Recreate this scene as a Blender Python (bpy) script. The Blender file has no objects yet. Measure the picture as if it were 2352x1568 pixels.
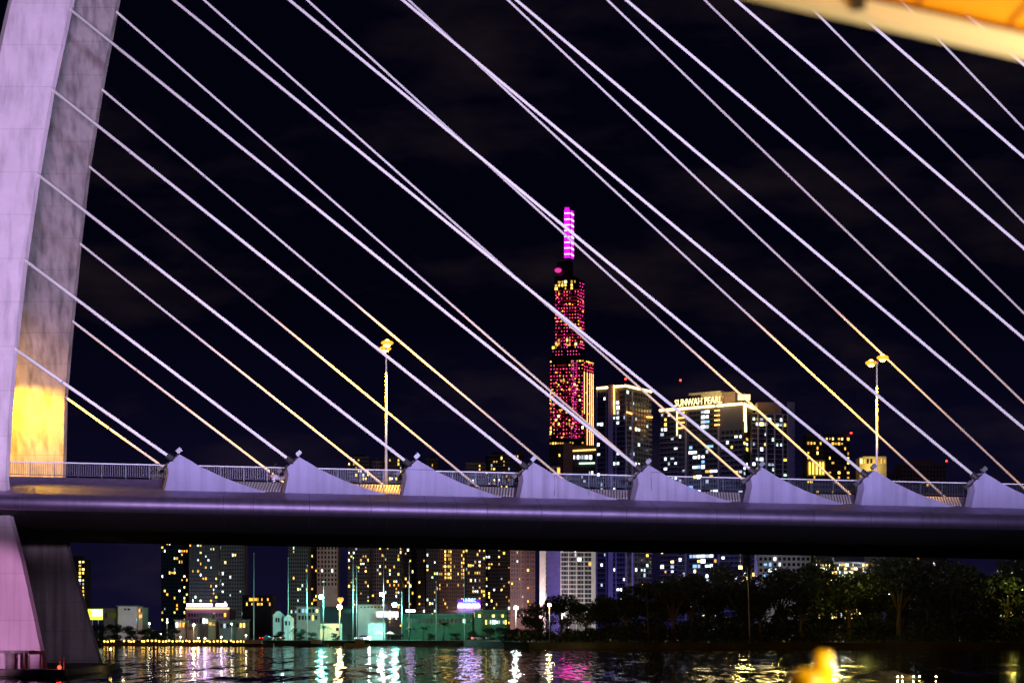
import bpy, bmesh, math, random
from mathutils import Vector, Matrix
R = math.radians
sc = bpy.context.scene
COL = sc.collection
CX, HY, F, CZ = 1176.0, 1450.0, 4573.33, 4.0      # picture measures (2352 wide), horizon row, focal length, eye height

def P(x, y, Y):                                    # a seen point at distance Y -> world metres
    return Vector(((x - CX) / F * Y, Y, CZ + (HY - y) / F * Y))
def PX(x, Y):
    return (x - CX) / F * Y
def ZZ(y, Y):
    return CZ + (HY - y) / F * Y

# ------------------------------------------------------------------ materials
MATS = {}
def nodes(name):
    m = bpy.data.materials.new(name); m.use_nodes = True
    nt = m.node_tree
    return m, nt, nt.nodes['Principled BSDF']
def mat(name, col, rough=0.7, metal=0.0, var=0.0, scale=1.0, bump=0.0, spec=0.5):
    if name in MATS: return MATS[name]
    m, nt, b = nodes(name)
    b.inputs['Base Color'].default_value = (*col, 1)
    b.inputs['Roughness'].default_value = rough
    b.inputs['Metallic'].default_value = metal
    b.inputs['Specular IOR Level'].default_value = spec
    if var > 0 or bump > 0:
        tc = nt.nodes.new('ShaderNodeTexCoord')
        nz = nt.nodes.new('ShaderNodeTexNoise'); nz.inputs['Scale'].default_value = scale
        nz.inputs['Detail'].default_value = 6
        nt.links.new(tc.outputs['Object'], nz.inputs['Vector'])
        if var > 0:
            rp = nt.nodes.new('ShaderNodeValToRGB')
            rp.color_ramp.elements[0].position = 0.3; rp.color_ramp.elements[1].position = 0.7
            rp.color_ramp.elements[0].color = (*[c * (1 - var) for c in col], 1)
            rp.color_ramp.elements[1].color = (*[min(1, c * (1 + var)) for c in col], 1)
            nt.links.new(nz.outputs['Fac'], rp.inputs['Fac']); nt.links.new(rp.outputs['Color'], b.inputs['Base Color'])
        if bump > 0:
            bp = nt.nodes.new('ShaderNodeBump'); bp.inputs['Strength'].default_value = bump
            nt.links.new(nz.outputs['Fac'], bp.inputs['Height']); nt.links.new(bp.outputs['Normal'], b.inputs['Normal'])
    MATS[name] = m
    return m
def glow(name, col, s, sample=False):
    if name in MATS: return MATS[name]
    m, nt, b = nodes(name)
    b.inputs['Base Color'].default_value = (*[c * 0.3 for c in col], 1)
    b.inputs['Emission Color'].default_value = (*col, 1)
    b.inputs['Emission Strength'].default_value = s
    m.cycles.emission_sampling = 'AUTO' if sample else 'NONE'
    MATS[name] = m
    return m
def concrete(name, col, stain=0.5, lift=3.2):
    """cast concrete: blotches, vertical run stains, pour lines"""
    m, nt, b = nodes(name)
    L = nt.links.new; N = nt.nodes.new
    tc = N('ShaderNodeTexCoord')
    n1 = N('ShaderNodeTexNoise'); n1.inputs['Scale'].default_value = 0.35; n1.inputs['Detail'].default_value = 8; n1.inputs['Roughness'].default_value = 0.65
    L(tc.outputs['Object'], n1.inputs['Vector'])
    mp = N('ShaderNodeMapping'); mp.inputs['Scale'].default_value = (1.5, 1.5, 0.06)
    L(tc.outputs['Object'], mp.inputs['Vector'])
    n2 = N('ShaderNodeTexNoise'); n2.inputs['Scale'].default_value = 1.0; n2.inputs['Detail'].default_value = 5
    L(mp.outputs['Vector'], n2.inputs['Vector'])
    r1 = N('ShaderNodeValToRGB'); r1.color_ramp.elements[0].position = 0.32; r1.color_ramp.elements[1].position = 0.68
    r1.color_ramp.elements[0].color = (*[c * (1 - 0.38 * stain) for c in col], 1); r1.color_ramp.elements[1].color = (*col, 1)
    L(n1.outputs['Fac'], r1.inputs['Fac'])
    r2 = N('ShaderNodeValToRGB'); r2.color_ramp.elements[0].position = 0.24; r2.color_ramp.elements[1].position = 0.56
    k = 1 - 0.75 * stain
    r2.color_ramp.elements[0].color = (k, k, k, 1); r2.color_ramp.elements[1].color = (1, 1, 1, 1)
    L(n2.outputs['Fac'], r2.inputs['Fac'])
    sep = N('ShaderNodeSeparateXYZ'); L(tc.outputs['Object'], sep.inputs['Vector'])
    dv = N('ShaderNodeMath'); dv.operation = 'DIVIDE'; dv.inputs[1].default_value = lift; L(sep.outputs['Z'], dv.inputs[0])
    n3 = N('ShaderNodeTexNoise'); n3.inputs['Scale'].default_value = 0.3; L(tc.outputs['Object'], n3.inputs['Vector'])
    ma = N('ShaderNodeMath'); ma.operation = 'MULTIPLY_ADD'; ma.inputs[1].default_value = 0.05; L(n3.outputs['Fac'], ma.inputs[0]); L(dv.outputs[0], ma.inputs[2])
    fr = N('ShaderNodeMath'); fr.operation = 'FRACT'; L(ma.outputs[0], fr.inputs[0])
    r3 = N('ShaderNodeValToRGB'); r3.color_ramp.elements[0].position = 0.0; r3.color_ramp.elements[1].position = 0.022
    k3 = 1 - 0.5 * min(1, stain * 1.4)
    r3.color_ramp.elements[0].color = (k3, k3, k3, 1); r3.color_ramp.elements[1].color = (1, 1, 1, 1)
    L(fr.outputs[0], r3.inputs['Fac'])
    x1 = N('ShaderNodeMix'); x1.data_type = 'RGBA'; x1.blend_type = 'MULTIPLY'; x1.inputs[0].default_value = 1
    L(r1.outputs['Color'], x1.inputs[6]); L(r2.outputs['Color'], x1.inputs[7])
    x2 = N('ShaderNodeMix'); x2.data_type = 'RGBA'; x2.blend_type = 'MULTIPLY'; x2.inputs[0].default_value = 1
    L(x1.outputs[2], x2.inputs[6]); L(r3.outputs['Color'], x2.inputs[7])
    L(x2.outputs[2], b.inputs['Base Color'])
    b.inputs['Roughness'].default_value = 0.75
    bp = N('ShaderNodeBump'); bp.inputs['Strength'].default_value = 0.25; bp.inputs['Distance'].default_value = 0.05
    L(n1.outputs['Fac'], bp.inputs['Height']); L(bp.outputs['Normal'], b.inputs['Normal'])
    MATS[name] = m
    return m

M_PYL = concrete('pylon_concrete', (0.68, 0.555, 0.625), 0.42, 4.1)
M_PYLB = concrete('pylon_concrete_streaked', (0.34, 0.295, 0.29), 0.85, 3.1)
M_FIN = concrete('white_fin_paint', (0.31, 0.295, 0.46), 0.40, 50.0)
M_DECK = concrete('deck_cladding', (0.36, 0.29, 0.47), 0.35, 60.0)
M_UNDER = mat('underside_painted_shade', (0.025, 0.025, 0.03), 0.8, 0, 0.3, 0.3)
M_DECK.node_tree.nodes['Principled BSDF'].inputs['Metallic'].default_value = 0.93
M_DECK.node_tree.nodes['Principled BSDF'].inputs['Roughness'].default_value = 0.54
M_CAP = concrete('pile_cap_concrete', (0.32, 0.29, 0.23), 0.9, 5.0)
M_CABLE = mat('cable_sheath', (0.90, 0.90, 0.82), 0.6, 0, 0.05, 3, 0, 0.2)
M_COLLAR = mat('cable_collar', (0.5, 0.5, 0.5), 0.6)
M_DARK = mat('dark_metal', (0.02, 0.02, 0.022), 0.5)
M_SEAM = mat('seam_grime', (0.10, 0.09, 0.11), 0.8)
M_BAR = mat('painted_bar', (0.045, 0.055, 0.085), 0.4, 0.3, 0.2, 4)
M_HEAD = mat('lamp_housing', (0.13, 0.14, 0.17), 0.4, 0.3)
M_STEEL = mat('galvanised_steel', (0.55, 0.57, 0.6), 0.35, 0.6, 0.1, 4)
M_POLE = mat('pole_paint', (0.62, 0.62, 0.6), 0.4, 0.2, 0.08, 3)
M_SLAT = mat('slat_aluminium', (0.62, 0.6, 0.55), 0.45, 0.1, 0.1, 5)
M_ROAD = mat('asphalt', (0.05, 0.05, 0.052), 0.9, 0, 0.3, 2, 0.2)
M_LEAF = [mat('leaf_dark', (0.012, 0.021, 0.007), 0.6), mat('leaf_mid', (0.018, 0.031, 0.009), 0.6), mat('leaf_light', (0.030, 0.044, 0.013), 0.6)]
M_BARK = mat('bark', (0.12, 0.09, 0.06), 0.9, 0, 0.3, 6, 0.4)
M_GLASS = mat('dark_glass', (0.015, 0.02, 0.03), 0.15)
M_SOIL = mat('soil', (0.05, 0.045, 0.03), 0.95, 0, 0.4, 0.2, 0.3)
M_RED = glow('red_beacon', (1, 0.02, 0.01), 12)

WIN = {'y': glow('window_yellow', (1.0, 0.66, 0.10), 3.0), 'o': glow('window_orange', (1.0, 0.42, 0.05), 2.4),
       'w': glow('window_white', (0.85, 0.95, 1.0), 2.6), 'g': glow('window_green_white', (0.70, 1.0, 0.80), 1.8),
       'b': glow('window_blue', (0.25, 0.55, 1.0), 1.4), 'd': M_GLASS, 'Z': glow('added_floor_glow_gold', (1.0, 0.70, 0.15), 13.0), 'Y': glow('window_yellow_bright', (1.0, 0.74, 0.22), 5.0), 'R': glow('facade_red_glow', (0.8, 0.03, 0.08), 0.22), 'e': glow('window_yellow_dim', (1.0, 0.58, 0.12), 1.1), 'W': glow('window_white_bright', (0.9, 0.97, 1.0), 4.5), 'v': glow('window_white_dim', (0.7, 0.85, 1.0), 0.8),
       'a': glow('window_amber_dim', (1.0, 0.55, 0.10), 0.8), 'p': glow('led_pink', (1.0, 0.05, 0.16), 4.5),
       'm': glow('led_magenta', (1.0, 0.04, 0.50), 2.6)}

# ------------------------------------------------------------------ object helpers
class MB:
    def __init__(s): s.v = []; s.f = []; s.m = []
    def add(s, vs, fs, mi=0):
        o = len(s.v); s.v += [tuple(v) for v in vs]
        s.f += [tuple(i + o for i in f) for f in fs]; s.m += [mi] * len(fs)
    def box(s, c, d, rz=0, mi=0, M=None):
        c = Vector(c); h = Vector(d) / 2
        vs = [Vector((sx * h.x, sy * h.y, sz * h.z)) for sz in (-1, 1) for sy in (-1, 1) for sx in (-1, 1)]
        if M is None: M = Matrix.Rotation(rz, 3, 'Z')
        vs = [M @ v + c for v in vs]
        s.add(vs, [(0, 2, 3, 1), (4, 5, 7, 6), (0, 1, 5, 4), (2, 6, 7, 3), (0, 4, 6, 2), (1, 3, 7, 5)], mi)
    def tube(s, pts, r, n=8, mi=0, cap=True):
        pts = [Vector(p) for p in pts]
        rs = r if isinstance(r, (list, tuple)) else [r] * len(pts)
        rings = []
        for i, p in enumerate(pts):
            d = (pts[min(i + 1, len(pts) - 1)] - pts[max(i - 1, 0)]).normalized()
            a = d.cross(Vector((0, 0, 1)))
            if a.length < 1e-4: a = Vector((1, 0, 0))
            a.normalize(); b = d.cross(a).normalized()
            rings.append([p + (a * math.cos(2 * math.pi * k / n) + b * math.sin(2 * math.pi * k / n)) * rs[i] for k in range(n)])
        vs = [v for rg in rings for v in rg]; fs = []
        for i in range(len(pts) - 1):
            for k in range(n):
                k2 = (k + 1) % n
                fs.append((i * n + k, i * n + k2, (i + 1) * n + k2, (i + 1) * n + k))
        if cap:
            fs.append(tuple(range(n))[::-1]); fs.append(tuple((len(pts) - 1) * n + k for k in range(n)))
        s.add(vs, fs, mi)
    def prism(s, poly, z0, z1, mi=0):                      # footprint polygon extruded upward
        n = len(poly)
        vs = [(p[0], p[1], z0) for p in poly] + [(p[0], p[1], z1) for p in poly]
        fs = [tuple(range(n))[::-1], tuple(range(n, 2 * n))] + [(i, (i + 1) % n, n + (i + 1) % n, n + i) for i in range(n)]
        s.add(vs, fs, mi)
    def loft(s, secs, closed=True, caps=True, mi=0):
        n = len(secs[0]); vs = [v for q in secs for v in q]; fs = []
        for i in range(len(secs) - 1):
            for k in range(n if closed else n - 1):
                k2 = (k + 1) % n
                fs.append((i * n + k, i * n + k2, (i + 1) * n + k2, (i + 1) * n + k))
        if caps:
            fs.append(tuple(range(n))[::-1]); fs.append(tuple((len(secs) - 1) * n + k for k in range(n)))
        s.add(vs, fs, mi)
    def sphere(s, c, r, nu=10, nv=6, mi=0, sc_=(1, 1, 1)):
        c = Vector(c); vs = []; fs = []
        for j in range(nv + 1):
            th = math.pi * j / nv
            for i in range(nu):
                ph = 2 * math.pi * i / nu
                vs.append(c + Vector((r * sc_[0] * math.sin(th) * math.cos(ph), r * sc_[1] * math.sin(th) * math.sin(ph), r * sc_[2] * math.cos(th))))
        for j in range(nv):
            for i in range(nu):
                i2 = (i + 1) % nu
                fs.append((j * nu + i, (j + 1) * nu + i, (j + 1) * nu + i2, j * nu + i2))
        s.add(vs, fs, mi)
    def mesh(s, name, mats, off=(0, 0, 0), smooth=False):
        me = bpy.data.meshes.new(name)
        o = Vector(off)
        me.from_pydata([Vector(v) - o for v in s.v], [], s.f)
        for m in (mats if isinstance(mats, (list, tuple)) else [mats]): me.materials.append(m)
        me.polygons.foreach_set('material_index', s.m)
        bm = bmesh.new(); bm.from_mesh(me); bmesh.ops.remove_doubles(bm, verts=bm.verts, dist=1e-5)
        bmesh.ops.recalc_face_normals(bm, faces=bm.faces); bm.to_mesh(me); bm.free()
        if smooth: me.polygons.foreach_set('use_smooth', [True] * len(me.polygons))
        me.update()
        return me

def root_loc(o):
    while o.parent: o = o.parent
    return o.location
def link(name, me, parent=None, loc=(0, 0, 0)):
    o = bpy.data.objects.new(name, me); COL.objects.link(o); o.location = loc
    if parent: o.parent = parent
    return o
def part(name, mb, mats, parent, smooth=False):             # mb is in world metres
    return link(name, mb.mesh(name, mats, root_loc(parent), smooth), parent)
def tag(o, label=None, cat=None, group=None, kind=None):
    if label: o['label'] = label
    if cat: o['category'] = cat
    if group: o['group'] = group
    if kind: o['kind'] = kind
    return o
def thing(name, label, cat, loc, group=None):
    o = bpy.data.objects.new(name, None); COL.objects.link(o); o.location = loc
    o.empty_display_size = 0.3
    return tag(o, label, cat, group)
def solid(name, mb, mats, label, cat, loc=None, group=None, smooth=False):
    if loc is None: loc = Vector(mb.v[0])
    o = link(name, mb.mesh(name, mats, loc, smooth), None, loc)
    return tag(o, label, cat, group)
def copy_tree(o, parent=None):
    c = o.copy(); COL.objects.link(c)
    if parent: c.parent = parent
    for ch in o.children: copy_tree(ch, c)
    return c
def lamp(name, kind, loc, power, col, size=0.0, parent=None, **kw):
    d = bpy.data.lights.new(name, kind); d.energy = power; d.color = col
    d.shadow_soft_size = size
    for k, v in kw.items(): setattr(d, k, v)
    o = bpy.data.objects.new(name, d); COL.objects.link(o)
    o.location = Vector(loc) - (root_loc(parent) if parent else Vector((0, 0, 0)))
    if parent: o.parent = parent
    return o
def aim(o, target):
    o.rotation_euler = (Vector(target) - o.location).to_track_quat('-Z', 'Y').to_euler()

# text as mesh, built once in a flat plane, returned as list of (verts, faces)
def text_mb(txt, width, height, thick=0.2, bold=0.0):
    cu = bpy.data.curves.new('lettering', 'FONT'); cu.body = txt; cu.extrude = thick; cu.offset = bold; cu.align_x = 'CENTER'
    cu.resolution_u = 2
    ob = bpy.data.objects.new('lettering_source', cu); COL.objects.link(ob)
    bpy.context.view_layer.update()
    me = bpy.data.meshes.new_from_object(ob.evaluated_get(bpy.context.evaluated_depsgraph_get()))
    bpy.data.objects.remove(ob); bpy.data.curves.remove(cu)
    xs = [v.co.x for v in me.vertices]; ys = [v.co.y for v in me.vertices]
    sx = width / (max(xs) - min(xs)); sy = height / (max(ys) - min(ys)); mx = (max(xs) + min(xs)) / 2; my = min(ys)
    vs = [((v.co.x - mx) * sx, v.co.z, (v.co.y - my) * sy) for v in me.vertices]
    fs = [tuple(p.vertices) for p in me.polygons]
    bpy.data.meshes.remove(me)
    return vs, fs
def put_text(mb, txt, A, B, z, height, out=0.3, bold=0.02, mi=0):
    """lettering standing along the wall line A->B (left to right as seen), base at z"""
    A = Vector(A); B = Vector(B); d = (B - A); L_ = d.length; d.normalize(); nrm = Vector((d.y, -d.x))
    vs, fs = text_mb(txt, L_, height, 0.25, bold)
    mid = (A + B) / 2
    mb.add([(mid.x + d.x * x + nrm.x * (out - y), mid.y + d.y * x + nrm.y * (out - y), z + zz) for x, y, zz in vs], fs, mi)

# ================================================================== world, camera
w = bpy.data.worlds.new("World"); sc.world = w; w.use_nodes = True
nt = w.node_tree; bg = nt.nodes['Background']
tc = nt.nodes.new('ShaderNodeTexCoord')
mp = nt.nodes.new('ShaderNodeMapping'); mp.inputs['Scale'].default_value = (5.5, 5.5, 15.0)
nz = nt.nodes.new('ShaderNodeTexNoise'); nz.inputs['Scale'].default_value = 1.6; nz.inputs['Detail'].default_value = 5; nz.inputs['Roughness'].default_value = 0.55
rp = nt.nodes.new('ShaderNodeValToRGB')
rp.color_ramp.elements[0].position = 0.50; rp.color_ramp.elements[0].color = (0.0007, 0.0007, 0.0042, 1)
rp.color_ramp.elements[1].position = 0.80; rp.color_ramp.elements[1].color = (0.012, 0.008, 0.0105, 1)
nt.links.new(tc.outputs['Generated'], mp.inputs['Vector']); nt.links.new(mp.outputs['Vector'], nz.inputs['Vector'])
nt.links.new(nz.outputs['Fac'], rp.inputs['Fac'])
sep = nt.nodes.new('ShaderNodeSeparateXYZ'); nt.links.new(tc.outputs['Generated'], sep.inputs['Vector'])
r2 = nt.nodes.new('ShaderNodeValToRGB')
r2.color_ramp.elements[0].position = 0.0; r2.color_ramp.elements[0].color = (0.0045, 0.0035, 0.016, 1)
r2.color_ramp.elements[1].position = 0.16; r2.color_ramp.elements[1].color = (0, 0, 0, 1)
nt.links.new(sep.outputs['Z'], r2.inputs['Fac'])
ad = nt.nodes.new('ShaderNodeMix'); ad.data_type = 'RGBA'; ad.blend_type = 'ADD'; ad.inputs[0].default_value = 1
nt.links.new(rp.outputs['Color'], ad.inputs[6]); nt.links.new(r2.outputs['Color'], ad.inputs[7])
nt.links.new(ad.outputs[2], bg.inputs['Color']); bg.inputs['Strength'].default_value = 1.0

cd = bpy.data.cameras.new('camera'); cam = bpy.data.objects.new('camera', cd); COL.objects.link(cam)
cam.location = (0, 0, CZ); cam.rotation_euler = (R(90), 0, 0)
cd.sensor_width = 36; cd.lens = F / 2352 * 36; cd.shift_y = (HY - 784) / 2352
cd.clip_start = 0.5; cd.clip_end = 20000
cd.dof.use_dof = True; cd.dof.focus_distance = 195; cd.dof.aperture_fstop = 1.6
sc.camera = cam
sc.view_settings.view_transform = 'Standard'; sc.view_settings.look = 'None'
sc.view_settings.exposure = 0; sc.view_settings.gamma = 1
sc.cycles.use_denoising = True; sc.cycles.use_adaptive_sampling = False
sc.cycles.max_bounces = 5; sc.cycles.diffuse_bounces = 2; sc.cycles.glossy_bounces = 3
sc.cycles.sample_clamp_indirect = 4.0

# ================================================================== ground and river
g = MB()
g.prism([(-3000, 575), (-14, 575), (-8, 540), (-2, 490), (4, 474), (30, 470), (120, 471), (3000, 480), (9000, 9000), (-9000, 9000)], -2.0, 1.5)
tag(link('ground', g.mesh('ground', M_SOIL)), 'dark river bank and city ground beyond the water', 'ground', kind='structure')
m, nt, b = nodes('river_water')
b.inputs['Base Color'].default_value = (0.004, 0.006, 0.010, 1); b.inputs['Roughness'].default_value = 0.06; b.inputs['IOR'].default_value = 1.33
tc = nt.nodes.new('ShaderNodeTexCoord')
def wave(scale, det, amp):
    mp = nt.nodes.new('ShaderNodeMapping'); mp.inputs['Scale'].default_value = scale
    nt.links.new(tc.outputs['Object'], mp.inputs['Vector'])
    n_ = nt.nodes.new('ShaderNodeTexNoise'); n_.inputs['Scale'].default_value = 1; n_.inputs['Detail'].default_value = det; n_.inputs['Roughness'].default_value = 0.55
    nt.links.new(mp.outputs['Vector'], n_.inputs['Vector'])
    sb = nt.nodes.new('ShaderNodeVectorMath'); sb.operation = 'SUBTRACT'; sb.inputs[1].default_value = (0.5, 0.5, 0.5); nt.links.new(n_.outputs['Color'], sb.inputs[0])
    ml = nt.nodes.new('ShaderNodeVectorMath'); ml.operation = 'MULTIPLY'; ml.inputs[1].default_value = (*amp, 0); nt.links.new(sb.outputs[0], ml.inputs[0])
    return ml
wa = wave((0.16, 0.030, 1), 2, (0.16, 0.13)); wb = wave((1.1, 0.13, 1), 2, (0.42, 0.15))
a1 = nt.nodes.new('ShaderNodeVectorMath'); a1.operation = 'ADD'; nt.links.new(wa.outputs[0], a1.inputs[0]); nt.links.new(wb.outputs[0], a1.inputs[1])
a2 = nt.nodes.new('ShaderNodeVectorMath'); a2.operation = 'ADD'; a2.inputs[1].default_value = (0, 0, 1); nt.links.new(a1.outputs[0], a2.inputs[0])
a3 = nt.nodes.new('ShaderNodeVectorMath'); a3.operation = 'NORMALIZE'; nt.links.new(a2.outputs[0], a3.inputs[0])
nt.links.new(a3.outputs[0], b.inputs['Normal'])
M_WATER = m
g = MB(); g.add([(-3000, -300, 0), (3000, -300, 0), (3000, 640, 0), (-3000, 640, 0)], [(0, 1, 2, 3)])
tag(link('river_water', g.mesh('river_water', M_WATER)), 'dark rippled river with streaks of coloured light', 'water', kind='structure')

# ================================================================== the bridge
O = P(379, 1124, 180)
E = Vector((10.698, 1.236)).normalized(); NN = Vector((-E.y, E.x)); KS = 10.769; SL = 0.0131
def br(t, v, h):
    return Vector((O.x + E.x * t + NN.x * v, O.y + E.y * t + NN.y * v, O.z + h - SL * t))
def on_plane(x, y, v):                                     # where the sight line through a picture point meets the upright plane at offset v
    d = Vector(((x - CX) / F, 1.0)); q = Vector((O.x, O.y))
    s_ = (NN.dot(q) + v) / NN.dot(d)
    return Vector((d.x * s_, s_, CZ + (HY - y) / F * s_))
def t_of(p): return E.dot(Vector((p.x - O.x, p.y - O.y)))
W = 35.0
bridge = thing('cable_stayed_bridge', 'long pale cable-stayed bridge with a leaning pylon and white stay cables over the river', 'bridge', br(-14, 17, -16))

# --- deck: airfoil-nosed box
sec = []
sec += [(4.0, -3.6), (0.0, -3.1)]
for k in range(13):                                         # rounded nose, from its underside up
    an = R(-82 + k * 157 / 12)
    sec.append((-3.4 - 1.1 * math.cos(an), -1.66 + 0.82 * math.sin(an)))
sec += [(-2.3, -0.62), (-1.2, -0.28), (0.2, -0.01), (1.3, 0.03), (3.35, 0.98), (3.4, 1.15)]
far = [(W - v, h) for v, h in sec][::-1]
loop = sec + far
mb = MB()
mb.loft([[br(t, v, h) for v, h in loop] for t in (-46, 0, 60, 135)])
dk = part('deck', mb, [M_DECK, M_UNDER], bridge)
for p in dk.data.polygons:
    if p.normal.z < -0.93 or (p.normal.y > 0.2 and p.normal.z < 0.5): p.material_index = 1  # undersides and far faces take a near-black colour in place of shade
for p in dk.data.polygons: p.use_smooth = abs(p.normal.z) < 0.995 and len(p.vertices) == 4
mb = MB(); mb.add([br(t, v, 1.19) for t, v in ((-46, 5.6), (135, 5.6), (135, W - 5.6), (-46, W - 5.6))], [(0, 1, 2, 3)])
part('carriageway', mb, M_ROAD, bridge)
for x in (52, 513, 582, 711, 852, 893, 980, 1049, 1119, 1243, 1381, 1438, 1508, 1645, 1700, 1868, 2000, 2140, 2290):   # panel joints over the nose
    t = t_of(on_plane(x, 1165, -4.2)); mb = MB(); pr = sec[1:18]
    a_ = [[br(t + dt, v - 0.010, h + (0.010 if h > -1.62 else -0.010)) for v, h in pr] for dt in (-0.025, 0.025)]
    mb.loft(a_, closed=False, caps=False)
    part('joint_seam', mb, M_SEAM, bridge)

# --- slatted aluminium walkway edge between the fins, guard rails
rail_v = 3.62
for k in range(-4, 12):
    t0 = k * KS
    if k >= 0:
        mb = MB()
        for i in range(19):
            t = t0 + 5.4 + i * 0.27
            a = br(t, 1.55, 0.20); c = br(t + 0.30, 3.30, 1.06)
            d = (c - a); mid = (a + c) / 2
            q = d.to_track_quat('X', 'Z').to_matrix()
            mb.box(mid, (d.length, 0.13, 0.10), M=q)
        part('slatted_panel', mb, M_SLAT, bridge)
    for v, full in ((rail_v, True), (W - rail_v, False)):
        mb = MB(); ts = t0; n = 66 if full else 22
        mb.tube([br(ts, v, 1.36), br(ts + KS - 0.04, v, 1.36)], 0.03, 4)
        for i in range(n):
            p = br(ts + (i + 0.5) * KS / n, v, 1.90); mb.box(p, (0.035, 0.035, 1.15), math.atan2(E.y, E.x))
        for i in range(5):
            p = br(ts + (i + 0.25) * KS / 5, v, 1.82); mb.box(p, (0.05, 0.09, 1.36), math.atan2(E.y, E.x))
        gr = part('guard_rail', mb, M_BAR, bridge)
        mb = MB(); mb.tube([br(ts, v, 2.52), br(ts + KS - 0.04, v, 2.52)], 0.055, 6); part('top_rail', mb, mat('top_rail_paint', (0.75, 0.77, 0.8), 0.4), gr)

# --- white anchor fins
prof = [(0, -0.35), (0, 0.0), (0.33, 1.50), (0.20, 2.25), (0.52, 2.55), (0.74, 2.55), (0.78, 2.72), (1.28, 3.22), (2.2, 2.72), (3.02, 2.22), (4.1, 1.72), (5.3, 1.20), (6.6, 0.72), (8.0, 0.28), (9.1, -0.03), (9.1, -0.35)]
fin_me = None
def fin_builder(k, stain=False):
    t0 = k * KS
    mb = MB()
    fr_ = [br(t0 + t, -0.10, h) for t, h in prof]
    bk = [br(t0 + t * 0.97 - 0.30 * (1 if t < 3 else 0), 1.05, h) for t, h in prof]
    n = len(prof)
    mb.add(fr_ + bk, [tuple(range(n)), tuple(range(n, 2 * n))[::-1]] + [(i, (i + 1) % n, n + (i + 1) % n, n + i) for i in range(n)])
    return mb
M_FIN2 = concrete('white_fin_paint_stained', (0.33, 0.31, 0.46), 0.55, 50.0)
for k in range(-4 + 4, 12):
    f = part('anchor_fin', fin_builder(k), M_FIN2 if k in (3, 4) else M_FIN, bridge)
    if k in (3, 4): f['label'] = 'anchor fin with dark run stains and hairline cracks'
    if k in (2, 3, 4):                                     # cracks
        mb = MB()
        cr = {2: [[(0.1, 2.32), (2.95, 2.30)]], 3: [[(3.2, 2.05), (3.25, 0.8), (3.18, 0.2)], [(6.4, 0.75), (6.45, 0.3)]], 4: [[(1.5, 2.6), (1.5, 1.9), (1.55, 0.9)], [(1.5, 2.58), (2.5, 2.55)]]}[k]
        for c in cr: mb.tube([br(k * KS + t, -0.10, h) for t, h in c], 0.02, 4)
        part('crack', mb, M_DARK, f)

# --- pylon legs (one loft each, chamfered front edge)
def leg(levels, parent, m, T=5.0):
    """levels: (picture row, right-edge column, front distance, width)"""
    secs = []
    for y, x, Yf, wd in levels:
        X = PX(x, Yf); z = ZZ(y, Yf)
        q = [(X - wd, Yf + 0.5), (X - wd + 0.5, Yf), (X - 0.32, Yf), (X - 0.10, Yf + 0.55), (X - 0.235 * T - 0.1, Yf + T), (X - wd - 0.2 * T, Yf + T)]
        secs.append([Vector((a, b_, z)) for a, b_ in q])
    mb = MB(); mb.loft(secs)
    return part('pylon_leg', mb, m, parent)
def yf_front(y): return 176.3 if y > 1125 else 176.3 + (1125 - y) / 1125 * 9.0 if y > 0 else 185.3 + (-y) / 1350 * 9
fl = [(1541, 111), (1535, 110), (1410, 84), (1290, 58), (1215, 38), (1190, 31), (1130, 23), (1100, 20), (950, 28), (805, 40), (602, 63), (405, 92), (210, 125), (25, 165), (0, 171), (-150, 207), (-330, 258), (-500, 321), (-670, 395), (-830, 470), (-990, 546), (-1150, 629), (-1300, 718), (-1370, 760)]
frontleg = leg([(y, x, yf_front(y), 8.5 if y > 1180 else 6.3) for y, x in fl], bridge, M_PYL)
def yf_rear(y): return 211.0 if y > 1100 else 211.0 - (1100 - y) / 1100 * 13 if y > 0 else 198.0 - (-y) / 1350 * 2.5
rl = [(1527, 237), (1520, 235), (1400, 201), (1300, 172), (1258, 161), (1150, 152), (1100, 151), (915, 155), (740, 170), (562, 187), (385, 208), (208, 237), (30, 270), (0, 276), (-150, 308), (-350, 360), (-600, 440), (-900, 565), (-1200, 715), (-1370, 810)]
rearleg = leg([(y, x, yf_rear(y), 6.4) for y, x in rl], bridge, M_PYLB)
rearleg['label'] = 'rear pylon leg of streaked grey concrete, lit yellow near the roadway'

# --- pile cap
mb = MB()
ring = [(-75, 171), (-55, 171.0), (-38.7, 172), (-38.9, 180), (-39.3, 190), (-39.8, 200), (-40.6, 206), (-75, 222)]
rnd = random.Random(4)
cap_s = []
for z, gr in ((-1.2, 0.0), (0.15, 0.35), (0.2, 0.05), (0.70, 0.0), (0.75, -0.1)):
    cap_s.append([Vector((x + gr * (1 if x > -50 else 0) + rnd.uniform(-.06, .06), y - (gr if y < 175 else 0), z)) for x, y in ring])
mb.loft(cap_s)
part('pile_cap', mb, M_CAP, bridge)

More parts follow.
